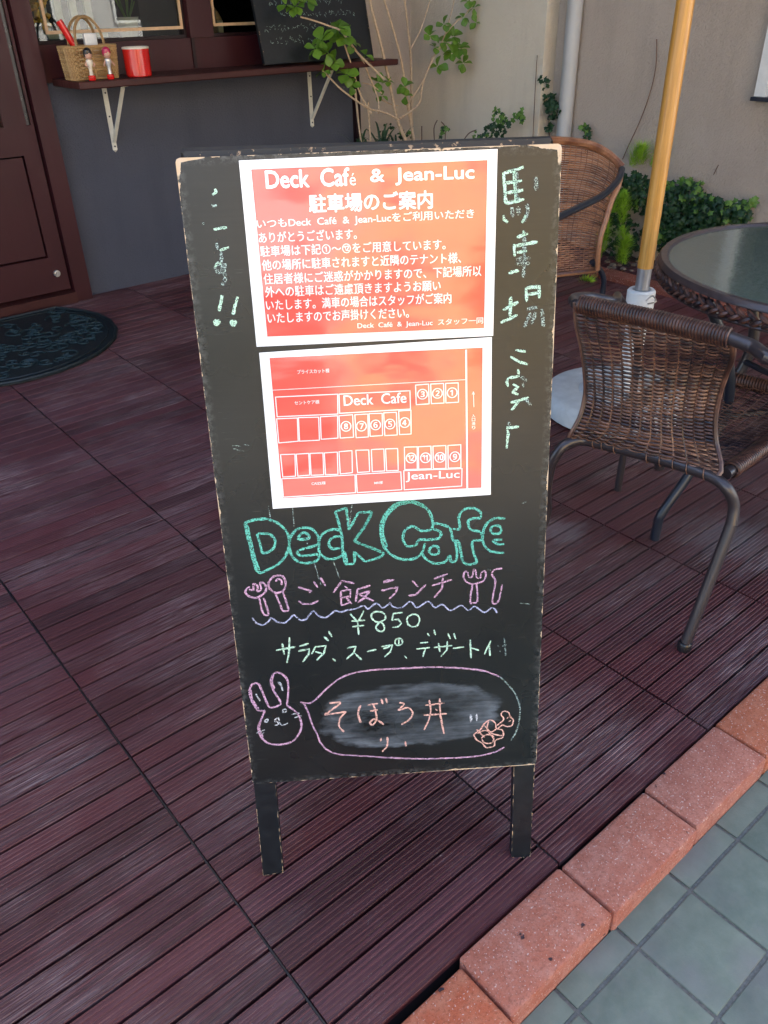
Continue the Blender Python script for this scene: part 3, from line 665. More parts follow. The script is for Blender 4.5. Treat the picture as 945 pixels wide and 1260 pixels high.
strokes('chalk_wavy_line', 'ch_lilac', A, [[(145,755),(165,785),(205,797),(235,780),(255,757),(290,780),(330,785),(360,765),(385,740),(420,768),(455,765),(475,740),(500,717),(530,745),(570,755),(600,735),(625,715),(660,722),(700,710),(740,705),(790,685),(815,705),(850,680),(870,672),(900,697),(945,670)]], 2.3)
strokes('chalk_wavy_line', 'ch_lilac', B, [[(130,597),(150,605),(185,605),(225,575),(260,605),(315,575),(350,605),(385,590),(430,620),(480,595),(520,620),(550,600),(600,630),(640,605),(665,632)],[(120,578),(135,600)]], 2.1)
strokes('chalk_price', 'ch_lime', A, [[(712,730),(758,785)],[(792,715),(757,785)],[(757,785),(762,855)],[(720,775),(800,770)],[(725,808),(795,800)]], 2.4, smooth=False)
strokes('chalk_price', 'ch_lime', A, [[(915,735),(890,722),(855,722),(836,745),(855,775),(895,785),(912,810),(905,832),(880,832),(862,812),(880,785),(915,765),(918,740)]], 2.4)
strokes('chalk_price', 'ch_lime', B, [[(240,637),(212,655),(212,685),(235,703),(262,695),(272,665),(258,642),(235,640)]], 2.3)
strokes('chalk_price', 'ch_lime', B, [[(188,631),(140,636),(132,670)],[(132,670),(165,665),(180,685),(165,702),(135,706)]], 2.3, smooth=False)
strokes('chalk_lettering', 'ch_lime', A, [
 [(282,945),(395,925)],[(318,905),(330,970)],[(360,870),(358,950),(345,1018)],[(418,922),(472,905)],[(410,950),(475,936),(472,968),(438,1012)],
 [(512,920),(490,967)],[(515,925),(572,918),(560,962),(518,1002)],[(510,952),(552,965)],[(560,865),(588,890)],[(588,832),(606,868)],[(612,992),(628,1008)],[(615,1000),(626,998)],
 [(695,932),(745,923),(735,957),(690,997)],[(738,960),(780,1002)],[(810,952),(865,941)],[(905,935),(945,923)]], 2.6, smooth=False)
strokes('chalk_lettering', 'ch_lime', B, [
 [(78,803),(135,795),(125,828),(95,855)],[(195,850),(208,862)],[(275,785),(315,780)],[(255,815),(325,808)],[(302,812),(288,855)],[(312,735),(322,750)],[(345,718),(352,745)],
 [(345,808),(437,797)],[(368,785),(375,830)],[(412,775),(410,820),(380,853)],[(415,735),(428,765)],[(445,735),(455,765)],[(440,812),(497,805)],[(528,768),(532,862)],[(530,808),(573,822)],
 [(632,773),(600,842)],[(625,800),(628,852)]], 2.3, smooth=False)
strokes('chalk_lettering', 'ch_lime', B, [[(167,760),(150,770),(150,790),(168,797),(184,786),(182,766),(167,760)],[(167,760),(168,797)]], 2.0)
strokes('faded_chalk', 'ch_faint', B, [[(700,760),(707,850)],[(668,798),(674,806)],[(676,822),(680,830)],[(690,800),(712,792)]], 2.0)
strokes('chalk_rabbit', 'ch_pink', Cc, [
 [(200,322),(160,318),(127,262),(118,210),(135,180),(165,180),(185,220),(215,290),(235,306),(275,293),(283,278),(242,205),(232,160),(245,127),(275,120),(315,150),(325,200),(318,295)],
 [(200,322),(180,370),(165,420),(185,470),(230,500),(290,502),(350,485),(385,440),(395,390),(370,335),(318,295)],[(245,130),(238,165),(250,205)],[(122,205),(132,262),(165,312)],[(178,372),(170,420),(190,465)]], 2.9)
strokes('chalk_rabbit_face', 'ch_white', Cc, [[(152,232),(162,252),(176,272)],[(272,168),(285,190),(296,216)],[(277,168),(290,190)],[(199,372),(215,370),(214,382),(200,382),(199,372)],[(295,318),(311,315),(311,329),(297,330),(295,318)],
 [(250,375),(268,360),(276,376),(250,382)],[(265,380),(272,395),(252,402)],[(276,385),(293,400),(322,388)],[(155,442),(200,425)],[(173,452),(197,440)],[(343,342),(385,335)],[(358,360),(396,350)]], 2.0)
strokes('chalk_speech_balloon', 'ch_pink', Cc, [[(388,278),(410,288),(430,330),(455,400),(480,450),(495,490),(530,530),(590,555),(680,562),(780,568),(869,575)],[(388,278),(440,282),(480,255),(530,205),(600,150),(680,120),(780,105),(869,100)]], 2.4)
strokes('chalk_speech_balloon', 'ch_pink', D, [[(60,97),(150,93),(330,85),(480,90),(600,105),(680,135)],[(60,540),(100,542),(250,548),(420,545),(560,535),(650,515),(700,490)]], 2.6)
strokes('faded_chalk', 'ch_faint', D, [[(680,135),(730,185),(770,250),(780,320),(765,400),(735,455)]], 2.2)
strokes('chalk_dish_name', 'ch_peach', Cc, [[(545,282),(602,280),(565,312),(518,345)],[(518,345),(635,328)],[(635,328),(603,362),(597,405),(622,437)],[(712,293),(698,335),(712,387)],[(750,292),(805,285)],[(762,325),(802,318)],[(782,290),(797,360),(778,398),(762,385),(790,368),(835,397)],[(820,258),(830,287)],[(845,255),(855,282)],[(820,468),(818,486)],[(855,463),(853,510),(825,542)]], 2.8)
strokes('chalk_dish_name', 'ch_peach', D, [[(170,264),(195,272),(165,302),(214,290),(237,315),(220,350),(180,376)],[(322,250),(327,325),(295,402)],[(374,243),(378,330),(396,422)],[(302,278),(397,266)],[(293,328),(410,320)],[(352,297),(362,305)],[(200,460),(203,485)]], 2.5)
strokes('chalk_drawing', 'ch_peach', D, [
 [(662,380),(698,350),(684,325),(698,308),(722,314),(730,335),(746,352),(738,380),(712,385),(690,378),(668,395)],[(722,335),(712,345)],[(735,355),(722,360)],
 [(545,425),(580,400),(600,370),(630,352),(655,368),(662,395),(692,405),(692,440),(655,455),(650,482),(610,492),(590,470),(558,450),(545,425)],
 [(565,420),(600,405),(635,412),(660,398)],[(585,445),(610,425),(645,435),(640,465),(605,470),(588,450)],[(600,380),(640,420),(690,432)],[(560,400),(600,440)],[(620,360),(615,400),(650,450)]], 2.1)
strokes('chalk_tick_marks', 'ch_white', D, [[(527,325),(532,362)],[(560,322),(562,357)],[(532,325),(536,355)]], 2.6)
G1 = (440, 160, 3.635); G2 = (450, 400, 3.9375); G3 = (210, 160, 3.78)
strokes('chalk_vertical_lettering', 'ch_lime', G1, [[(652,190),(658,255),(662,328)],[(654,192),(700,182),(742,165)],[(700,182),(708,318)],[(660,236),(735,226)],[(662,282),(740,268)],[(662,328),(745,310)],[(752,380),(745,395),(735,415)],[(652,380),(655,400),(672,412)],
 [(740,450),(747,475)],[(712,480),(762,463)],[(700,510),(702,565)],[(700,520),(805,500)],[(712,548),(757,540)],[(675,640),(722,628)],
 [(685,745),(682,832)],[(650,805),(718,768)],[(640,862),(715,826)],[(752,705),(757,768)],[(755,706),(812,700),(812,752)],[(758,736),(806,728)]], 2.9, smooth=False)
strokes('faded_chalk', 'ch_faint', G1, [[(755,330),(760,365),(742,412)],[(690,345),(695,390)],[(715,340),(722,380)],[(745,560),(742,660)],[(708,578),(775,572)],[(705,600),(770,595)],[(758,800),(805,792)],[(775,815),(745,882)],[(795,815),(778,870)],[(822,800),(832,880)],[(798,210),(798,270)],[(708,185),(715,320)],[(745,480),(745,560)]], 3.4)
strokes('chalk_vertical_lettering', 'ch_lime', G2, [[(725,120),(775,128)],[(700,153),(742,177),(785,190)],[(738,213),(742,242)],[(690,255),(683,275),(690,300)],[(692,256),(745,247)],[(712,285),(738,300),(710,325),(740,335)],[(702,375),(752,362),(790,350)],[(748,362),(705,412)],[(684,490),(690,530),(682,597)],[(686,497),(742,492)]], 2.6, smooth=False)
strokes('faded_chalk', 'ch_faint', G2, [[(750,250),(780,270)],[(760,280),(765,300)],[(770,350),(800,390)],[(690,470),(700,490)]], 3)
strokes('faded_chalk', 'ch_faint', G3, [[(215,525),(220,555)],[(235,565),(237,612)],[(215,622),(206,645),(222,660),(240,645),(238,622),(215,622)],[(255,620),(250,660),(255,690),(240,722)],[(190,352),(215,350)],[(150,430),(152,440)]], 3.2)
strokes('chalk_vertical_lettering', 'ch_lime', G3, [[(205,273),(211,288),(195,302)],[(200,462),(262,452)],[(228,560),(272,545)],[(206,640),(215,622),(235,620)]], 2.2)
strokes('chalk_exclamation_marks', 'ch_lime', G3, [[(240,768),(234,800),(225,842)],[(312,775),(300,815),(290,858)],[(215,884),(225,893),(215,903),(205,893),(215,884)],[(213,888),(219,898)],[(293,886),(302,896),(291,908),(283,896),(293,886)],[(290,890),(296,900)]], 2.8)
strokes('chalk_scratches', 'ch_faint', (0, 0, 1), [[(286,548),(296,549)],[(287,552),(300,555)],[(330,622),(333,640)],[(600,700),(606,702)],[(640,742),(652,743)],[(380,655),(378,670)],[(308,548),(300,547)],[(641,620),(648,617)],[(360,625),(362,648)],[(430,645),(433,620)],[(386,690),(395,720)],[(410,690),(418,712)]], 1.3)

# ---------------------------------------------------------------- laminated notices
def lam(name, c, sc_=0):
    t = NT(name); p = t.coord(); n = t.noise(t.scale(p, (7, 12, 1)), 1, 2, .45); n2 = t.noise(t.scale(p, (14, 46, 1)), 1, 2)
    h = t.math('ADD', n, t.math('MULTIPLY', n2, .05))
    t.set(color=c, rough=.5, coat=1.0, coatr=.11); t.b.inputs['Coat IOR'].default_value = 1.8; t.set(spec=.6); bn = t.n('Bump', {'Height': h, 'Strength': 1.0, 'Distance': .0027}); t.put(t.b.inputs['Coat Normal'], bn.outputs[0]); t.put(t.b.inputs['Normal'], bn.outputs[0]); return t.m
M['paper'] = lam('laminated_white', (.84, .85, .86)); M['print'] = lam('laminated_red', (.78, .030, .020)); M['print_txt'] = lam('laminated_white_print', (.86, .83, .82))
def sheet(label, corners, red, tilt=0):
    t = thing('notice_sheet', label, 'notice', mat=SM if not tilt else SM@Matrix.Translation((0, face(460, 424)[1], 0))@Matrix.Rotation(-tilt, 4, 'X')@Matrix.Translation((0, -face(460, 424)[1], 0)))
    b = MB(); slab([face(*c) for c in (corners[3], corners[2], corners[1], corners[0])], .0006, .0012, b); sobj(b, 'sheet', M['paper'], t)
    b = MB(); b.add([(*face(*c), .00145) for c in (red[3], red[2], red[1], red[0])], [(0, 1, 2, 3)]); sobj(b, 'red_print', M['print'], t)
    return t
def text(s, p0, p1, h, parent, bold=0.0, name='lettering'):
    cu = bpy.data.curves.new('txt', 'FONT'); cu.body = s; cu.size = 1; cu.resolution_u = 3; cu.offset = min(bold*.3, .004)
    to = bpy.data.objects.new('txt', cu); col.objects.link(to)
    dg = bpy.context.evaluated_depsgraph_get(); me = bpy.data.meshes.new_from_object(to.evaluated_get(dg))
    bpy.data.objects.remove(to); a, c = face(*p0), face(*p1)
    if not len(me.vertices): return None
    xs = [v.co.x for v in me.vertices]; ys = [v.co.y for v in me.vertices]; x0, x1, y0, y1 = min(xs), max(xs), min(ys), max(ys)
    L = math.hypot(c[0]-a[0], c[1]-a[1]); an = math.atan2(c[1]-a[1], c[0]-a[0]); sx = L/(x1-x0)
    hu = face(p0[0], p0[1]-h); H_ = abs(hu[1]-a[1]); sy = H_/(y1-y0)
    for v in me.vertices:
        x, y = (v.co.x-x0)*sx, (v.co.y-y0)*sy
        v.co = (a[0]+x*math.cos(an)-y*math.sin(an), a[1]+x*math.sin(an)+y*math.cos(an), .00175)
    if bold:
        me2 = me; vs0 = [v.co.copy() for v in me.vertices]; fs0 = [tuple(p.vertices) for p in me.polygons]; mb = MB(); ex = bold*sy*.75
        for k, (dx, dy) in enumerate(((-1, 0), (1, 0), (0, 1), (0, -1)) if bold > .015 else ((-1, 0), (1, 0))): mb.add([(v.x+dx*ex, v.y+dy*ex, v.z+k*.00004) for v in vs0], fs0)
        me = mb.mesh(name, M['print_txt'])
    me.name = name; me.materials.clear(); me.materials.append(M['print_txt']); o = bpy.data.objects.new(name, me); col.objects.link(o); o.parent = parent; return o
n1 = sheet('upper laminated red notice with white parking text on the black easel board', [(294, 197.6), (612, 183.4), (606.6, 413), (315.8, 426.5)], [(309.2, 208.4), (599.6, 197), (595.4, 403.5), (329, 414)])
text('Deck  Caf', (328, 232), (430, 228.3), 22, n1, .028); text('é', (430.5, 228.3), (438, 228), 15, n1, 0); text('&  Jean-Luc', (456, 229), (583, 224.5), 21, n1, .028)
text('駐車場のご案内', (381, 262), (532, 256.5), 22.5, n1, .03)
for s, a, c, h in (('いつもDeck  Café  &  Jean-Lucをご利用いただき', (317, 283), (583, 270), 13.5), ('ありがとうございます。', (319, 299), (439, 294), 13.5), ('駐車場は下記①～⑫をご用意しています。', (321, 316), (548, 307), 13.5),
                   ('他の場所に駐車されますと近隣のテナント様、', (323, 333), (567, 323.5), 13.5), ('住居者様にご迷惑がかかりますので、下記場所以', (325, 350), (592, 339.5), 13.5), ('外への駐車はご遠慮頂きますようお願い', (327, 366), (542, 357.5), 13.5),
                   ('いたします。満車の場合はスタッフがご案内', (328, 382), (555, 373), 13.5), ('いたしますのでお声掛けください。', (330, 398), (503, 391), 13.5)):
    text(s, a, c, h, n1, .012)
text('Deck  Café  &  Jean-Luc  スタッフ一同', (440, 405.5), (594, 399), 9, n1, .008)
n2 = sheet('lower laminated red notice with a parking bay plan on the black easel board', [(319, 433.9), (605, 414.6), (602.4, 606.2), (336.2, 623.3)], [(331.7, 440.2), (593.5, 427.4), (591, 597.6), (348.3, 610.6)], math.radians(2.0))
E_ = (300, 400, 4.725); Fc = (450, 400, 3.9375)
def P_(cr, p): return (cr[0]+p[0]/cr[2], cr[1]+p[1]/cr[2])
lnb = MB()
def pline(cr0, p, cr1, q, w_=.0007):
    a = Vector(face(*P_(cr0, p))); c = Vector(face(*P_(cr1, q))); t = (c-a).normalized(); nn = Vector((-t.y, t.x))*w_
    a = a-t*w_; c = c+t*w_
    lnb.add([(*(a+nn), .00172), (*(a-nn), .00172), (*(c-nn), .00172), (*(c+nn), .00172)], [(0, 1, 2, 3)])
def prect(cr, q, w_=.0006):
    for i in range(4): pline(cr, q[i], cr, q[(i+1) % 4], w_)
pline(E_, (170, 375), Fc, (480, 262), .00035); pline(Fc, (485, 122), Fc, (487, 778), .0011)
prect(E_, [(185, 415), (545, 398), (547, 512), (195, 528)])
for a, cr, b_, cr2 in (((553, 398), E_, (213, 315), Fc), ((213, 315), Fc, (215, 403), Fc), ((215, 403), Fc, (557, 508), E_), ((557, 508), E_, (553, 398), E_)): pline(cr, a, cr2, b_, .0006)
for q in ([(192,540),(312,535),(317,668),(205,678)],[(318,533),(435,530),(440,662),(325,668)],[(445,528),(545,522),(547,650),(450,657)],[(553,522),(632,516),(637,645),(560,650)],[(645,516),(720,512),(723,643),(652,648)],[(727,510),(803,508),(805,635),(733,640)],[(812,505),(885,502),(890,632),(818,636)],
          [(215,745),(298,742),(302,868),(228,873)],[(305,742),(378,738),(384,862),(315,868)],[(385,738),(460,735),(465,860),(392,863)],[(468,735),(543,730),(547,857),(475,860)],[(553,728),(628,722),(630,848),(560,855)],[(650,720),(725,718),(730,842),(660,847)],[(740,716),(812,712),(817,838),(745,842)],[(822,712),(892,710),(895,835),(828,838)],
          [(222,883),(645,860),(648,962),(232,988)],[(652,858),(910,843),(915,945),(658,962)]): prect(E_, q)
for q in ([(158,412),(217,408),(218,522),(162,525)],[(240,288),(303,283),(305,378),(243,382)],[(313,283),(375,280),(377,374),(316,377)],[(385,280),(446,277),(447,370),(386,373)],
          [(185,585),(247,583),(247,690),(187,692)],[(252,583),(313,580),(315,688),(254,690)],[(323,580),(385,577),(385,686),(324,688)],[(395,577),(457,573),(457,683),(396,685)],[(182,697),(462,687),(460,770),(184,788)]): prect(Fc, q)
pline(Fc, (519, 320), Fc, (521, 392), .0004); pline(Fc, (519, 320), Fc, (514, 332), .0003); pline(Fc, (519, 320), Fc, (524, 332), .0003)
sobj(lnb, 'plan_lines', M['print_txt'], n2)
def tx(s, cr, p0, cr1, p1, h, bold=.01): text(s, P_(cr, p0), P_(cr1, p1), h, n2, bold)
tx('プライスカット様', E_, (312, 283), E_, (498, 274), 5.2); tx('セントケア様', E_, (296, 460), E_, (440, 453), 4.8); tx('Deck  Cafe', E_, (582, 466), Fc, (196, 373), 13, .012); tx('CAIZE様', E_, (395, 920), E_, (476, 915), 4); tx('MR様', E_, (757, 915), E_, (806, 912), 3.6)
tx('Jean-Luc', Fc, (192, 752), Fc, (450, 742), 12, .012)
for s, cr, x, y in (('⑧', E_, 594, 583), ('⑦', E_, 683, 582), ('⑥', E_, 765, 575), ('⑤', E_, 848, 570), ('④', Fc, 187, 468), ('③', Fc, 273, 332), ('②', Fc, 345, 328), ('①', Fc, 416, 325), ('⑫', Fc, 217, 637), ('⑪', Fc, 286, 636), ('⑩', Fc, 356, 634), ('⑨', Fc, 427, 631)):
    k = 6.4*cr[2]; tx(s, cr, (x-k, y+k), cr, (x+k, y+k-1), 12.8, .012)
for i, s in enumerate('入口通り'): tx(s, Fc, (511, 443+i*19), Fc, (527, 442+i*19), 4)

# ================================================================== UPPER CHALKBOARD on the shelf
ub = thing('small_chalkboard', 'black chalkboard with faint white writing leaning on the shelf behind the twigs', 'chalkboard', (2.8, 3.87, SH+.01))
b = MB(); b.obox((2.463, 3.855, SH+.012), (.69, 0, 0), (0, .14, .62), (0, .016, -.004)); bd = b.obj('board', M['board_plain'], ub)
b = MB()
for x in (2.4635, 3.147): b.obox((x, 3.853, SH+.011), (.006, 0, 0), (0, .14, .62), (0, -.002, .0005))
b.obj('worn_edge', M['worn'], ub, kind='stuff')
b = MB(); rr = random.Random(3)
for row, (x0, x1) in enumerate(((2.52, 2.95), (2.5, 2.93), (2.6, 3.08), (2.56, 3.0))):
    x = x0; z = .085+row*.055
    while x < x1:
        for k in range(3):
            a = Vector((x+rr.uniform(0, .018), z+rr.uniform(0, .022))); c = a+Vector((rr.uniform(-.012, .014), rr.uniform(-.012, .012)))
            q = [Vector((p.x, 3.855+(p.y)*.2258-.0012, SH+.012+p.y)) for p in (a, c)]; b.tube(q, .0012, 4)
        x += .027
b.obj('faint_writing', M['ch_faint'], ub, kind='stuff')
yb = MB(); yb.box((3.07, 3.97, 1.225), (3.14, 3.985, 1.26)); o = yb.obj('price_tag', M['fabric_pale']); o['label'] = 'small yellowish card at the top right of the shelf chalkboard'; o['category'] = 'card'

# ================================================================== BASKET, DOLLS, CUP on the shelf
bk = thing('wicker_basket', 'small wicker basket with looped handle on the left end of the shelf', 'basket', (1.62, 3.9, SH))
def weave(mb, S, nu, nv, amp, wv, th, flip=1, rib=.0015, phase=0, step=1, ribmb=None):
    def nrm(u, v):
        e = .01; a = S(min(u+e, 1), v)-S(max(u-e, 0), v); c = S(u, min(v+e, 1))-S(u, max(v-e, 0)); n = a.cross(c); return n.normalized(), c.normalized()
    for i in range(nv):
        v = (i+.5)/nv; k = 2*nu*step; vs = []
        for j in range(k+1):
            u = j/k; n, c = nrm(u, v); p = S(u, v)+n*amp*math.sin(PI*(nu*u+i+phase))*flip
            p = p+c*wv*.15*noise.noise((i*3.1, u*9, 2))
            vs += [p+c*wv*.5, p+n*th, p-c*wv*.5, p-n*th]
        mb.add(vs, [(4*j+q, 4*j+(q+1) % 4, 4*j+4+(q+1) % 4, 4*j+4+q) for j in range(k) for q in range(4)])
    rm = ribmb or mb
    for j in range(nu+1):
        u = min(max(j/nu, .004), .996); rm.tube([S(u, q/14) for q in range(15)], rib, 4)
b = MB(); cxb, cyb = 1.605, 3.915; hw, hd, hh = .113, .055, .125
def ring(u, v):
    k = 1+.10*v*0-.0; a = 2*PI*u; c, s = math.cos(a), math.sin(a); e = .35
    x = (abs(c)**e)*(1 if c > 0 else -1)*hw*(.93+.10*v); y = (abs(s)**e)*(1 if s > 0 else -1)*hd*(.95+.05*v)
    return Vector((cxb+x, cyb+y, SH+.002+hh*v))
weave(b, ring, 40, 15, .0036, .0078, .0020, rib=.003); b.box((cxb-.10, cyb-.048, SH+.001), (cxb+.10, cyb+.048, SH+.006))
wick = NT('wicker'); wp = wick.pos(); wick.set(color=wick.mix(wick.math('MULTIPLY', wick.math('ADD', wick.noise(wp, 160, 3), wick.n('NewGeometry').outputs['Random Per Island']), .5), (.20, .10, .03), (.56, .36, .15)), rough=.6); M['wicker'] = wick.m
b.obj('basket_body', M['wicker'], bk)
b = MB(); b.tube(smooth_path([ring(i/24, 1) for i in range(25)], 2), .005, 6); b.obj('rim', M['wicker'], bk, True)
for dy in (-.045, .045):
    b = MB(); pts = [Vector((cxb+.062*math.cos(PI*i/16), cyb+dy*(1-.5*math.sin(PI*i/16)), SH+.12+.115*math.sin(PI*i/16)**.8)) for i in range(17)]; b.tube(pts, .006, 8); b.obj('handle', M['wicker'], bk, True)
t = thing('red_torch', 'red stick poking out of the left side of the wicker basket', 'torch', (1.56, 3.9, 1.08)); b = MB(); b.tube([(1.575, 3.905, 1.04), (1.505, 3.915, 1.195)], .014, 14); b.obj('body', M['red'], t, True)
t = thing('paper_packet', 'white paper packet sticking up inside the wicker basket', 'packet', (1.62, 3.92, 1.08)); b = MB(); b.box((1.60, 3.91, 1.03), (1.655, 3.93, 1.145), bev=.003); b.obj('packet', M['white'], t)
def doll(px, lab, hair, body, arms):
    p = at_y(px, 99, 3.822); x, y, z = p.x, 3.822, SH+.001
    t = thing('peg_doll', lab, 'doll', (x, y, z), 'little painted dolls in front of the basket')
    b = MB(); b.lathe((x, y, z), [(.014, 0), (.0155, .003), (.0155, .016), (.012, .02)], 16); b.obj('base', M['red'], t, True)
    b = MB(); b.lathe((x, y, z+.02), [(.0085, 0), (.007, .018), (.0085, .03), (.0145, .046), (.0135, .056), (.005, .062)], 14); b.obj('body', M[body], t, True)
    b = MB(); b.lathe((x, y, z+.078), [(.003, 0), (.013, .007), (.0165, .018), (.014, .030), (.004, .037)], 14); hd_ = b.obj('head', M['skin'], t, True)
    b = MB(); b.lathe((x, y+.003, z+.084), [(.0155, .006), (.0185, .016), (.0165, .030), (.008, .038), (.001, .040)], 14); b.obj('hair', M[hair], hd_, True)
    for s in (-1, 1):
        b = MB(); b.tube([(x+s*.011, y, z+.072), (x+s*.020, y-.004, z+.060), (x+s*(.024 if arms else .012), y-.009, z+.052)], .0035, 6); b.obj('arm', M['skin'], t, True)
doll(114, 'small doll with black hair and cream shirt on a red base, left of the pair', 'black', 'cream', 0)
doll(137, 'small doll with pink hair and silver dress on a red base, right of the pair', 'pink', 'silver', 1)
cup = thing('red_cup', 'red enamel cup with cream rim standing on the shelf right of the basket', 'cup', (1.80, 3.87, SH))
b = MB(); b.lathe((1.803, 3.865, SH+.001), [(.052, 0), (.056, .004), (.058, .108)], 28); b.obj('body', M['red'], cup, True)
b = MB(); b.lathe((1.803, 3.865, SH+.001), [(.0582, .108), (.0588, .114), (.056, .116), (.054, .110), (.05, .02), (.001, .018)], 28); b.obj('rim', M['cream'], cup, True)

# ================================================================== DOOR MAT
mt = thing('door_mat', 'dark teal half-round rubber mat with scrolled pattern in front of the door', 'mat', (.86, 3.6, 0))
half = [(.86, 3.175), (.94, 3.18), (1.03, 3.205), (1.13, 3.25), (1.21, 3.315), (1.28, 3.395), (1.335, 3.50), (1.36, 3.62), (1.355, 3.74), (1.325, 3.84), (1.28, 3.92), (1.24, 3.99)]
out = half+[(1.72-x, y) for x, y in reversed(half)][:-1]
b = MB(); slab(out, .004, .010, b); b.obj('base', M['rubber'], mt)
b = MB(); b.tube([(x*.985+.0129, y*.985+.055, .0125) for x, y in out], .007, 6, closed=True); b.tube([(.86+(x-.86)*.92, 3.65+(y-3.65)*.9, .0115) for x, y in out], .004, 5, closed=True); b.obj('edge_rib', M['rubber'], mt, True)
b = MB(); rr = random.Random(5)
for k in range(150):
    x = rr.uniform(.40, 1.3); y = rr.uniform(3.24, 3.95)
    if ((x-.86)/.44)**2+((y-3.72)/.46)**2 > 1: continue
    a0 = rr.uniform(0, 6.28); R0 = rr.uniform(.025, .05); sg = rr.choice((-1, 1))
    b.tube([(x+R0*(1-i/16)*math.cos(a0+sg*i*.55), y+R0*(1-i/16)*math.sin(a0+sg*i*.55), .0115) for i in range(14)], .0036, 4)
b.obj('scroll_pattern', M['rubber_rib'], mt, kind='stuff')

# ================================================================== PARASOL
PXC, PYC = 2.300, 1.466
par = thing('parasol', 'garden parasol on a varnished yellow wooden pole with a round white base', 'parasol', (PXC, PYC, 0))
b = MB(); c_ = (2.283, 1.500, .002); b.lathe(c_, [(.235, 0), (.243, .006), (.243, .052), (.232, .068), (.218, .073), (.14, .078), (.125, .074), (.11, .082), (.05, .09), (.001, .09)], 48); ba = b.obj('base', M['concrete'], par, True)
b = MB(); b.lathe((PXC, PYC, .08), [(.034, 0), (.034, .29)], 24); b.lathe((PXC, PYC, .37), [(.036, 0), (.045, .006), (.045, .058), (.040, .064), (.030, .064), (.026, .05)], 24); b.obj('socket', M['white'], ba, True)
b = MB(); b.tube(smooth_path([at_z(795, 370, .42)-Vector((.0, .0, 0)), at_z(803, 364, .43), at_z(807, 371, .425), at_z(797, 374, .415)], 4), .0025, 6); b.obj('locking_pin', M['steel'], ba, True)
b = MB(); b.tube([(PXC, PYC, .40), (PXC, PYC, .503)], .0225, 24); b.obj('lower_tube', M['aluminium'], par, True)
b = MB(); b.tube([(PXC, PYC, .503), (PXC, PYC, 1.0), (PXC, PYC, 1.6), (PXC, PYC, 2.65)], .0245, 28); b.obj('pole', M['pole'], par, True)
b = MB(); N8 = 8; cz = 2.62; R8 = 1.25
vs = [(PXC, PYC, cz)]+[(PXC+R8*math.cos(2*PI*i/8), PYC+R8*math.sin(2*PI*i/8), cz-.42) for i in range(8)]+[(PXC+R8*math.cos(2*PI*i/8), PYC+R8*math.sin(2*PI*i/8), cz-.57) for i in range(8)]
b.add(vs, [(0, i+1, (i+1) % 8+1) for i in range(8)]+[(i+1, i+9, (i+1) % 8+9, (i+1) % 8+1) for i in range(8)]); b.obj('canopy', M['canvas'], par)
for i in range(8):
    b = MB(); a = 2*PI*i/8; b.tube([(PXC, PYC, cz-.02), (PXC+R8*math.cos(a)*.99, PYC+R8*math.sin(a)*.99, cz-.435)], .008, 6); b.obj('rib', M['pole'], par)

# ================================================================== GLASS TABLE
TX, TY, TR, TZ = 2.036, .762, .424, .700
tb = thing('glass_table', 'round glass table with braided brown rim beside the parasol pole', 'table', (TX, TY, 0))
b = MB(); b.lathe((TX, TY, TZ), [(TR-.022, -.012), (TR-.024, -.002), (TR-.019, .003), (TR-.005, .003), (TR, -.003), (TR+.001, -.010), (TR-.006, -.013), (TR-.022, -.012)], 96); b.obj('rim', M['table_metal'], tb, True)
b = MB(); b.lathe((TX, TY, TZ-.008), [(.001, 0), (TR-.0235, 0), (TR-.0235, .006), (.001, .006)], 72); b.obj('glass_top', M['table_glass'], tb, True)
b = MB(); nb = 104
for k in range(nb):
    a = 2*PI*k/nb
    for rw, sg in ((0, 1), (1, -1)):
        z0 = TZ-.022-.013*rw; ra = TR-.006; pts = []
        for q in range(6):
            f = q/5; aa = a+sg*(f-.5)*.072+(.03 if rw else 0); r_ = ra+.006*math.sin(PI*f)+.003*f
            pts.append((TX+r_*math.cos(aa), TY+r_*math.sin(aa), z0+(.5-f)*.018))
        b.tube(pts, [.0015, .0048, .006, .006, .0048, .0015], 6)
b.obj('braided_band', M['coil'], tb, True)
b = MB(); b.tube([(TX+(TR-.006)*math.cos(2*PI*i/72), TY+(TR-.006)*math.sin(2*PI*i/72), TZ-.046) for i in range(72)], .005, 8, closed=True); b.obj('lower_ring', M['table_metal'], tb, True)
legs = [[(1.693, .925, .005), (1.694, .925, .055), (1.70, .921, .09), (1.763, .898, .20), (1.83, .875, .34), (1.80, .885, .50), (1.72, .92, .645)],
        [(2.035, 1.14, .005), (2.035, 1.14, .07), (2.10, 1.10, .18), (2.19, 1.03, .32), (2.20, 1.03, .48), (2.19, 1.09, .645)],
        [(2.363, .61, .005), (2.363, .61, .055), (2.35, .615, .09), (2.29, .64, .2), (2.22, .66, .34), (2.25, .65, .5), (2.33, .62, .645)],
        [(2.02, .40, .005), (2.02, .40, .055), (2.02, .41, .09), (2.02, .47, .2), (2.02, .54, .34), (2.02, .51, .5), (2.02, .38, .645)]]
for i, l in enumerate(legs):
    b = MB(); b.tube(smooth_path(l, 5), .0125 if i != 1 else .016, 12); b.obj('leg', M['tube_blue' if i != 1 else 'tube'], tb, True)
for a_, c_ in (((1.83, .875, .34), (2.22, .66, .34)), ((2.19, 1.03, .345), (2.02, .54, .345))): b = MB(); b.tube([a_, c_], .009, 8); b.obj('cross_brace', M['tube_blue'], tb, True)
b = MB(); b.tube(smooth_path([(1.72, .92, .646), (1.78, 1.08, .646), (2.0, 1.19, .646), (2.25, 1.13, .646)], 5), .008, 8); b.obj('support_bar', M['tube_blue'], tb, True)

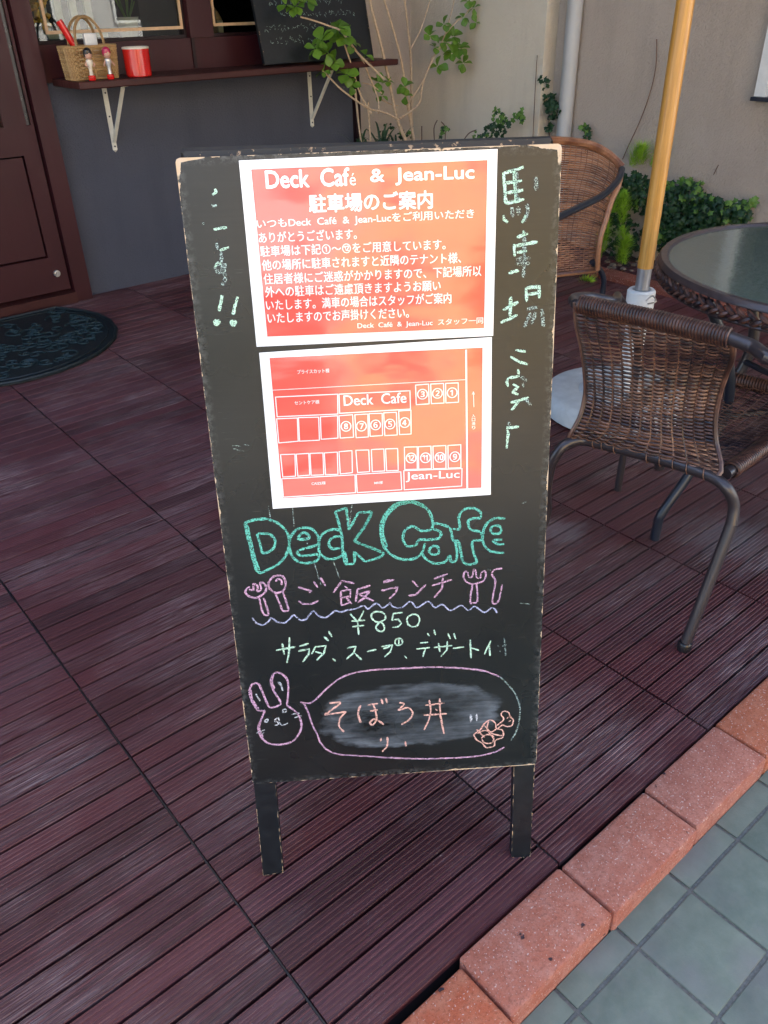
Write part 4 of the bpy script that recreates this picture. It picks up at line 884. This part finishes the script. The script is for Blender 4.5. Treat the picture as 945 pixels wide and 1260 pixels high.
# ================================================================== NEAR CHAIR
ch = thing('rattan_chair', 'dark brown woven rattan chair seen from behind, pushed up to the glass table', 'chair', (1.65, .88, 0))
def zz(px, py, z): return at_z(px, py, z)
back_bar = [zz(670, 640, .16), zz(672, 605, .25), zz(678, 572, .33), zz(690, 552, .372), zz(703, 543.5, .385), zz(720, 542, .386), zz(750, 549, .385), zz(800, 562, .385), zz(850, 577, .385), zz(878, 588, .383), zz(895, 602, .368), zz(903, 622, .33), zz(900, 645, .29)]
foot_a = Vector((1.375, .632, .006)); foot_b = Vector((1.262, 1.03, .006))
b = MB(); b.tube(smooth_path([foot_b]+back_bar[0:], 5), .0125, 14); b.tube([back_bar[-1]+(back_bar[-1]-foot_a).normalized()*0, foot_a], .0125, 14); b.obj('rear_leg_frame', M['tube'], ch, True)
for p in (foot_a, foot_b):
    b = MB(); b.lathe((p.x, p.y, 0.001), [(.0155, 0), (.0155, .016), (.0125, .02)], 12); b.obj('foot_cap', M['black'], ch, True)
# backrest surface
rowsL = [(.705, 708, 372), (.66, 709, 398), (.60, 716, 430), (.54, 720, 462), (.49, 720, 487), (.44, 713, 515), (.392, 700, 543)]
rowsR = [(.700, 903, 418), (.655, 902, 440), (.595, 893, 463), (.535, 884, 492), (.48, 880, 522), (.43, 883, 552), (.388, 896, 587)]
Lp = [zz(x, y, z) for z, x, y in rowsL]; Rp = [zz(x, y, z) for z, x, y in rowsR]
def samp(P, v):
    f = v*(len(P)-1); i = min(int(f), len(P)-2); q = smooth_path(P[max(0, i-1):i+3], 1) if False else None
    p0 = P[max(i-1, 0)]; p1 = P[i]; p2 = P[i+1]; p3 = P[min(i+2, len(P)-1)]; t = f-i
    return .5*((2*p1)+(p2-p0)*t+(2*p0-5*p1+4*p2-p3)*t*t+(3*p1-p0-3*p2+p3)*t**3)
def backS(u, v):
    v2 = 1-v; l, r = samp(Lp, v2), samp(Rp, v2); p = l.lerp(r, u); d = (r-l).normalized(); n = Vector((d.y, -d.x, 0))
    bow = .022*math.sin(PI*u)*(.3+.7*math.sin(PI*min(1, v2*1.05)))
    zb = samp([zz(700, 541.5, .386), zz(720, 541.5, .386), zz(750, 549, .386), zz(800, 562, .386), zz(850, 577, .386), zz(880, 588, .386)], u)
    if v2 > .8: k = (v2-.8)/.2; p = p+(Vector((zb.x, zb.y, p.z))-p)*(k*k)*.9*(1-0); 
    return p+n*bow*(1 if n.x < 0 else -1)*(1-max(0, (v2-.8)/.2))
b = MB(); weave(b, backS, 13, 78, .0040, .0056, .0014, rib=.0022, step=3); b.obj('backrest', M['rattan'], ch, True)
b = MB()
for s_u in (.003, .997): b = MB(); b.tube([backS(s_u, q/20) for q in range(21)], .0062, 8); b.obj('backrest_edge', M['rattan'], ch, True)
def coil(mb, path, R, r, pitch):
    path = [Vector(p) for p in path]; seg = []; tot = 0
    for a, c in zip(path, path[1:]): seg.append((tot, a, c)); tot += (c-a).length
    n = int(tot/pitch*10); pts = []
    for i in range(n+1):
        s = tot*i/n
        for s0, a, c in reversed(seg):
            if s >= s0-1e-9: break
        d = (c-a).normalized(); p = a+d*(s-s0); k1 = d.cross(Vector((0, 0, 1))).normalized(); k2 = d.cross(k1); an = 2*PI*i/10
        pts.append(p+(k1*math.cos(an)+k2*math.sin(an))*R)
    mb.tube(pts, r, 5)
topL, topR = zz(712, 374, .712), zz(898, 416, .706)
mid = zz(800, 392, .711)
b = MB(); coil(b, smooth_path([topL, mid, topR], 4), .0165, .0033, .0062); b.obj('top_rail_wrap', M['coil'], ch, True)
armR = smooth_path([topR, zz(925, 426, .700), zz(965, 441, .690), Vector((1.80, .62, .655)), Vector((1.93, .63, .50)), Vector((1.955, .655, .36)), Vector((1.935, .665, .01))], 5)
armL = smooth_path([zz(708, 374, .695), zz(706, 367, .69), zz(726, 365, .68), zz(757, 371, .66), Vector((1.70, 1.145, .61)), Vector((1.80, 1.15, .50)), Vector((1.832, 1.147, .38)), Vector((1.83, 1.145, .006))], 5)
b = MB(); b.tube(smooth_path([topL, mid, topR], 5), .0125, 12); b.obj('top_rail', M['tube'], ch, True)
b = MB(); b.tube(armR, .013, 14); b.obj('arm_and_front_leg', M['tube'], ch, True)
b = MB(); b.tube(armL, .0105, 14); b.obj('arm_and_front_leg', M['tube'], ch, True)
# seat
sBL, sBR, sFR, sFL = zz(712, 540, .385), zz(893, 583, .385), Vector((1.965, .70, .40)), Vector((1.90, 1.03, .40))
def seatS(u, v):
    p = sBL.lerp(sBR, u).lerp(sFL.lerp(sFR, u), v); p.z += -.022*math.sin(PI*u)*math.sin(PI*v); return p
b = MB(); weave(b, seatS, 16, 74, .0028, .0055, .0013, rib=.002, step=2); b.obj('seat', M['rattan'], ch, True)
for a_, c_ in ((sBR, sFR), (sBL, sFL), (sFL, sFR)): b = MB(); b.tube([a_, a_.lerp(c_, .5), c_], .013, 10); b.obj('seat_frame', M['tube'], ch, True)
for a_, c_ in ((sFL, sFR), (sBR+(sFR-sBR)*.04, sFR), (sBL+(sFL-sBL)*.04, sFL)): b = MB(); coil(b, [a_, c_], .0165, .0036, .007); b.obj('seat_edge_wrap', M['coil'], ch, True)
for px, py in ((731, 544), (742, 547), (757, 551), (797, 562), (813, 566.5), (829, 571), (846, 576), (867, 583)):
    p = zz(px, py, .386); q = zz(px+6, py+1.5, .386); d = (q-p).normalized(); k1 = d.cross(Vector((0, 0, 1))).normalized(); k2 = d.cross(k1)
    b = MB(); b.tube([p+(k1*math.cos(a)+k2*math.sin(a))*.0128+d*.003*math.sin(a) for a in [2*PI*i/14 for i in range(14)]], .0014, 5, closed=True); b.obj('cane_tie', M['rattan'], ch, True)

# ================================================================== FAR CHAIR
fc = thing('rattan_chair', 'tan woven tub chair half hidden behind the chalkboard, in front of the ferns', 'chair', (3.0, 2.5, 0))
edge = [(212, 765), (225, 762), (245, 752), (265, 746), (290, 739), (312, 736), (334, 735)]
def farS(u, v):
    v2 = 1-v; f = v2*(len(edge)-1); i = min(int(f), len(edge)-2); t = f-i; ye = edge[i][0]*(1-t)+edge[i+1][0]*t; xe = edge[i][1]*(1-t)+edge[i+1][1]*t
    x = 585+(xe-585)*u; top = 195-22*math.sin(PI*min(1, u*.98))**.6+ (15*max(0, (u-.75)/.25)**2); bot = 350-18*u
    y = top+(bot-top)*v2; return at_y(x, y, 2.30+.0*u+.16*(1-((u-.5)*2)**2)-.04)
b = MB(); weave(b, farS, 26, 60, .003, .0070, .0016, rib=.0022, step=1); b.obj('backrest', M['rattan_tan'], fc, True)
b = MB(); b.tube([farS(i/24, 1) for i in range(25)], .017, 8); b.tube([farS(1, i/16) for i in range(17)], .013, 8); b.tube([farS(i/24, 0) for i in range(25)], .014, 8); b.obj('woven_edge', M['rattan_tan'], fc, True)
b = MB(); b.tube(smooth_path([at_y(765, 208, 2.24), at_y(760, 222, 2.20), at_y(742, 240, 2.16), at_y(715, 254, 2.13), at_y(688, 267, 2.10), at_y(650, 285, 2.08)], 5), .0145, 12); b.obj('arm', M['tube_blue'], fc, True)
b = MB(); b.tube(smooth_path([at_y(728, 322, 2.28), at_y(738, 332, 2.27), at_y(743, 346, 2.26), Vector((3.22, 2.262, .0))], 5), .013, 10); b.obj('leg', M['tube_blue'], fc, True)
for x, y in ((2.72, 2.55), (3.25, 2.75), (2.85, 2.9)):
    b = MB(); b.tube([(x, y, .0), (x, y, .38)], .013, 10); b.obj('leg', M['tube_blue'], fc, True)
b = MB()
def fseat(u, v): return Vector((2.66+.58*u, 2.47+.45*v, .36+.03*math.sin(PI*u)))
weave(b, fseat, 18, 40, .003, .0085, .0016, rib=.0022); b.obj('seat', M['rattan_tan'], fc)

# ================================================================== PLANTS
def leaf_mesh(L=.05, W=.022):
    b = MB(); n = 5; vs = []
    for i in range(n+1):
        f = i/n; w_ = W*math.sin(PI*min(f**1.5*.94+.04, 1))**.8; z = -.18*L*f*f
        vs += [(L*f, -w_, z+w_*.35), (L*f, 0, z), (L*f, w_, z+w_*.35)]
    fs = []
    for i in range(n): fs += [(3*i, 3*i+3, 3*i+4, 3*i+1), (3*i+1, 3*i+4, 3*i+5, 3*i+2)]
    b.add(vs, fs); return b
lm = leaf_mesh().mesh('leaf', M['leaf'], True)
shrub = thing('leafy_shrub', 'bare-stemmed shrub with whorls of green leaves in front of the shelf chalkboard', 'shrub', (3.5, 3.95, 0))
YS = 3.72
stems = [([(502, 190), (500, 175), (488, 145), (480, 105), (470, 60), (455, 0), (452, -25)], 3.85, .008), ([(510, 190), (509, 172), (501.5, 128), (498.5, 103), (491, 62), (473, 0), (468, -20)], 3.88, .0065),
         ([(508, 180), (506, 130), (506, 84), (503, 45), (498, 0), (496, -20)], 3.92, .0055), ([(490, 147), (475, 139), (455, 134), (440, 125), (420, 110), (405, 95), (396, 86)], 3.78, .0045),
         ([(472, 97), (455, 80), (440, 65), (423, 42), (416, 36), (408, 33), (385, 25), (370, 21)], 3.76, .0045), ([(466, 140), (465, 121), (455, 95), (446, 74), (440, 66)], 3.8, .004),
         ([(457, 140), (443, 115), (434, 85), (423, 53), (418, 44)], 3.79, .004), ([(492, 146), (515, 128), (520, 103), (532, 74), (541, 60), (552, 48)], 3.86, .0045), ([(502, 128), (521, 98), (532, 69)], 3.86, .0035),
         ([(504, 62), (518, 35), (529, 0), (532, -15)], 3.9, .003), ([(540, 60), (548, 41), (557, 9), (560, -10)], 3.84, .003), ([(548, 42), (560, 28), (572, 18), (582, 6)], 3.84, .003), ([(437, 110), (441, 150), (446, 185)], 3.9, .005), ([(453, 125), (455, 160), (457, 185)], 3.9, .005), ([(465, 120), (480, 128), (490, 130)], 3.84, .003), ([(470, 115), (458, 105), (446, 102)], 3.8, .003)]
for pl, y0, r in stems:
    b = MB(); pts = smooth_path([at_y(px, py, y0+.015*math.sin(i*1.3)) for i, (px, py) in enumerate(pl)], 4); n = len(pts)
    b.tube(pts, [r*1.35*(1-.40*i/n)*(1+.1*noise.noise((i*.7, r*900, 0))) for i in range(n)], 6); b.obj('stem', M['stem'], shrub, True)
whorls = [(363, 8, 3.76, 7, 1.0), (378, 2, 3.76, 5, .8), (352, 6, 3.77, 3, .8), (416, 34, 3.76, 7, 1.05), (425, 46, 3.75, 6, 1.0), (433, 52, 3.77, 4, .9), (396, 50, 3.76, 6, .95), (388, 60, 3.75, 6, 1.1), (402, 66, 3.77, 5, 1.0), (410, 78, 3.77, 4, .9), (427, 92, 3.78, 6, 1.0), (432, 104, 3.78, 4, .9), (398, 88, 3.78, 4, .8), (450, 68, 3.8, 3, .8),
          (465, 101, 3.82, 6, .75), (478, 100, 3.82, 4, .7), (498, 107, 3.84, 7, .75), (499, 118, 3.84, 4, .7), (529, 44, 3.86, 6, .85), (535, 58, 3.86, 4, .7), (548, 52, 3.84, 8, .95), (558, 45, 3.85, 7, .9), (566, 60, 3.84, 7, .95), (556, 66, 3.83, 6, .9), (546, 30, 3.85, 4, .7), (570, 22, 3.84, 4, .7), (583, 10, 3.84, 5, .75), (586, 28, 3.85, 3, .8), (538, 82, 3.84, 4, .95), (570, 78, 3.84, 5, .8), (577, 2, 3.84, 4, .7), (470, 118, 3.83, 3, .6)]
cnt = 0
for px, py, y, n, s in whorls:
    c = at_y(px, py, y)
    for k in range(n):
        a = 2*PI*k/n+random.uniform(-.4, .4); el = random.uniform(-.5, .55)
        d = (RX*math.cos(a)+UP*math.sin(a))*.85-FW*el; d.normalize()
        x = d; z = (-FW+UP*.6+Vector((random.uniform(-.6, .6), random.uniform(-.6, .6), random.uniform(-.2, .5)))); yv = z.cross(x).normalized(); z = x.cross(yv)
        o = link('leaf', lm, None); o.parent = shrub; sc_ = s*random.uniform(.85, 1.4)
        m = Matrix(((x.x, yv.x, z.x, 0), (x.y, yv.y, z.y, 0), (x.z, yv.z, z.z, 0), (0, 0, 0, 1)))
        o.matrix_parent_inverse = shrub.matrix_world.inverted(); o.matrix_basis = Matrix.Translation(c+d*.004)@m@Matrix.Diagonal((sc_, sc_*random.uniform(.85, 1.2), sc_, 1)); cnt += 1

# bladed plants at the foot of the shrub
bl = thing('strappy_plant', 'strappy dark green plant low in the recess just above the easel top', 'plant', (3.5, 4.0, 0)); b = MB()
for c0, n, col_ in (((443, 176), 16, 0), ((470, 172), 22, 0), ((488, 176), 14, 0), ((458, 180), 12, 0)):
    base = at_y(c0[0], c0[1]+20, 3.9)
    for k in range(n):
        a = random.uniform(0, 2*PI); L = random.uniform(.13, .24); out_ = random.uniform(.3, 1.0); h = L*random.uniform(.6, 1.1); vs = []
        d = Vector((math.cos(a), math.sin(a), 0)); sd_ = Vector((-d.y, d.x, 0))
        for i in range(7):
            f = i/6; p = base+d*out_*L*f+Vector((0, 0, h*(f*1.6-f*f*.95))); w_ = .0075*(1-f**2)+.0008; vs += [p-sd_*w_, p+sd_*w_]
        b.add(vs, [(2*i, 2*i+1, 2*i+3, 2*i+2) for i in range(6)])
b.obj('blades', M['blade'], bl, True, kind='stuff')

def ivy_leaf(mb, p, nrm, s, mi=0):
    a0 = random.uniform(0, 6.28); nrm = nrm.normalized(); x = nrm.orthogonal().normalized(); y = nrm.cross(x); vs = [p+nrm*s*.12]
    lob = [1, .55, .85, .5, .62, .35, .62, .5, .85, .55]
    for i, r in enumerate(lob): a = a0+2*PI*i/10; vs.append(p+(x*math.cos(a)+y*math.sin(a))*s*r-nrm*s*.18*r)
    mb.add(vs, [(0, i+1, (i+1) % 10+1) for i in range(10)], mi)
def ivy(name, lab, blobs, x_plane, size=.028, stemlines=(), cat='ivy'):
    t = None
    b = MB(); first = None
    for px, py, rx, ry, n, new in blobs:
        for k in range(n):
            while True:
                a, c = random.uniform(-1, 1), random.uniform(-1, 1)
                if a*a+c*c < 1: break
            dep = random.uniform(0, .16)*(1-(a*a+c*c)*.6)
            p = at_x(px+a*rx, py+c*ry, x_plane-.012-dep); first = first or p
            nn = Vector((-1, -.5, .6))+Vector((random.uniform(-.8, .8), random.uniform(-.8, .8), random.uniform(-.6, .8)))
            ivy_leaf(b, p, nn, size*random.uniform(.6, 1.15), 1 if (random.random() < new) else 0)
    t = thing(name, lab, cat, (first.x, first.y, 0)); b.obj('foliage', [M['ivy'], M['ivy_new']], t, kind='stuff')
    if stemlines:
        s = MB()
        for ln in stemlines: s.tube(smooth_path([at_x(px, py, x_plane-.01) for px, py in ln], 4), .0035, 5)
        s.obj('stem', M['deadvine'], t, True)
    return t
ivy('ivy_bush', 'dark ivy mass between the parasol pole and the glass table', [(828, 262, 22, 30, 190, .06), (848, 240, 18, 16, 80, .12), (870, 262, 26, 22, 150, .05), (892, 262, 22, 12, 90, .12), (912, 262, 12, 12, 40, .15), (845, 285, 38, 18, 150, .02), (818, 290, 14, 20, 60, .15), (927, 249, 4, 6, 7, 1), (918, 252, 6, 5, 8, .8), (845, 223, 9, 5, 12, .9), (862, 229, 5, 5, 7, 1), (826, 228, 8, 5, 8, .8), (900, 250, 10, 4, 10, .6), (812, 293, 6, 8, 12, .8)], 4.05, .026)
ivy('ivy_bush', 'dark ivy between the tan chair and the parasol pole', [(775, 225, 18, 14, 70, .05), (770, 245, 22, 14, 70, .05), (790, 240, 12, 25, 70, .05), (765, 290, 22, 28, 90, .03), (755, 262, 14, 16, 50, .05), (790, 300, 12, 20, 50, .05)], 4.02, .024)
ivy('climbing_ivy', 'narrow strand of ivy climbing the beige wall left of the drainpipe', [(677, 125, 8, 9, 24, 0), (680, 136, 10, 12, 46, 0), (676, 117, 6, 6, 12, .1), (672, 102, 4, 6, 8, 0), (666, 98, 4, 5, 7, .1), (675, 158, 6, 6, 14, 0), (668, 108, 3, 3, 3, 0)], 4.05, .020, [[(676, 175), (675, 150), (674, 118), (672, 95), (671, 70), (673, 59), (678, 57)]])
ivy('climbing_ivy', 'small sprig of ivy on the wall right of the drainpipe above the tan chair', [(722, 165, 5, 9, 14, .3), (720, 178, 9, 6, 18, 0), (717, 156, 4, 4, 6, .9)], 4.05, .020, [[(720, 190), (721, 170), (716, 154)]])
ivy('potted_ivy', 'clump of small lobed leaves peeping over the middle of the easel top', [(609, 160, 14, 9, 46, .1), (613, 145, 8, 8, 18, .6), (610, 136, 4, 4, 6, .9), (637, 145, 8, 6, 18, .9), (622, 152, 8, 7, 16, .3), (600, 172, 14, 8, 26, 0), (548, 157, 7, 5, 8, .5), (545, 166, 5, 6, 6, .3), (586, 167, 5, 5, 7, .9), (470, 158, 14, 8, 26, 0), (498, 166, 10, 6, 18, .1), (640, 136, 3, 3, 3, .9)], 3.82, .019, [[(547, 180), (548, 158), (543, 150)], [(535, 180), (534, 158), (538, 148)], [(566, 180), (576, 165), (586, 160)], [(519, 180), (519, 155)]])
vine = MB(); vine.tube(smooth_path([at_x(p, q, 3.935) for p, q in ((655, 182), (657, 140), (659, 100), (661, 68))], 5), .0022, 5); o = vine.obj('dry_vine', M['deadvine']); o['label'] = 'thin dead vine running up the corner of the pale pier'; o['category'] = 'vine'
tw = MB(); tw.tube(smooth_path([at_x(p, q, 4.03) for p, q in ((766, 196), (773, 180), (789, 145), (801, 110), (807, 80), (808, 48))], 6), .0028, 5); o = tw.obj('dry_twig', M['deadvine']); o['label'] = 'long thin dry twig arching up the wall left of the pole'; o['category'] = 'twig'
tk = MB(); tk.tube([at_x(878, 215, 4.046), at_x(884, 203, 4.046)], .002, 4); o = tk.obj('wall_scratch_twig', M['deadvine']); o['label'] = 'tiny dry twig stuck on the beige wall above the ivy'; o['category'] = 'twig'

def fern(lab, plumes):
    t = thing('foxtail_fern', lab, 'fern', plumes[0][0][:]+() if False else (plumes[0][0].x, plumes[0][0].y, 0)); b = MB()
    for p0, p1, R0 in plumes:
        d = (p1-p0); L = d.length; d.normalize(); x = d.orthogonal().normalized(); y = d.cross(x)
        for k in range(int(620*L/.2)):
            f = random.random(); a = random.uniform(0, 6.28); r = R0*1.9*math.sin(PI*min(.97, f*.85+.12))**.6; o_ = p0+d*L*f; dr = x*math.cos(a)+y*math.sin(a)
            tip = o_+dr*r*random.uniform(.35, 1.25)+d*r*random.uniform(.2, .8); tip += Vector((random.uniform(-1, 1), random.uniform(-1, 1), random.uniform(-1, 1)))*.006; s_ = dr.cross(d)*.0013
            b.add([o_+dr*r*.2-s_, o_+dr*r*.2+s_, tip], [(0, 1, 2)])
    b.obj('plumes', M['fern'], t, kind='stuff'); return t
def fx(px, py, x=3.85): return at_x(px, py, x)
fern('bright lime foxtail fern beside the tan chair, left of the parasol pole', [(fx(742, 310, 3.75), fx(748, 265, 3.75), .032), (fx(738, 318, 3.74), fx(736, 285, 3.74), .025)])
fern('bright feathery fern right against the left side of the parasol pole', [(fx(768, 326, 3.76), fx(766, 278, 3.76), .036), (fx(760, 322, 3.77), fx(775, 290, 3.77), .03)])
fern('mid green fern plumes low in the ivy behind the tan chair', [(fx(765, 275, 3.82), fx(768, 240, 3.82), .04), (fx(752, 262, 3.82), fx(770, 235, 3.82), .03)])
fern('yellow-green fern against the wall above the ivy behind the pole', [(fx(776, 205, 3.95), fx(790, 180, 3.95), .04), (fx(788, 203, 3.95), fx(792, 178, 3.95), .045), (fx(800, 205, 3.95), fx(818, 178, 3.97), .03)])
fern('small green fern on the deck edge under the tan chair', [(fx(712, 352, 3.45), fx(728, 345, 3.45), .03)])
# dead leaves and pebbles in the planter
b = MB()
for k in range(120):
    x = random.uniform(3.6, 4.0); y = random.uniform(1.2, 3.2); s = random.uniform(.008, .02); b.lathe((x, y, .0+random.uniform(-.01, .015)), [(s, 0), (s*.8, s*.5), (.001, s*.6)], 5)
b.obj('pebbles', M['pebble'], kind='stuff')

bpy.context.view_layer.update()
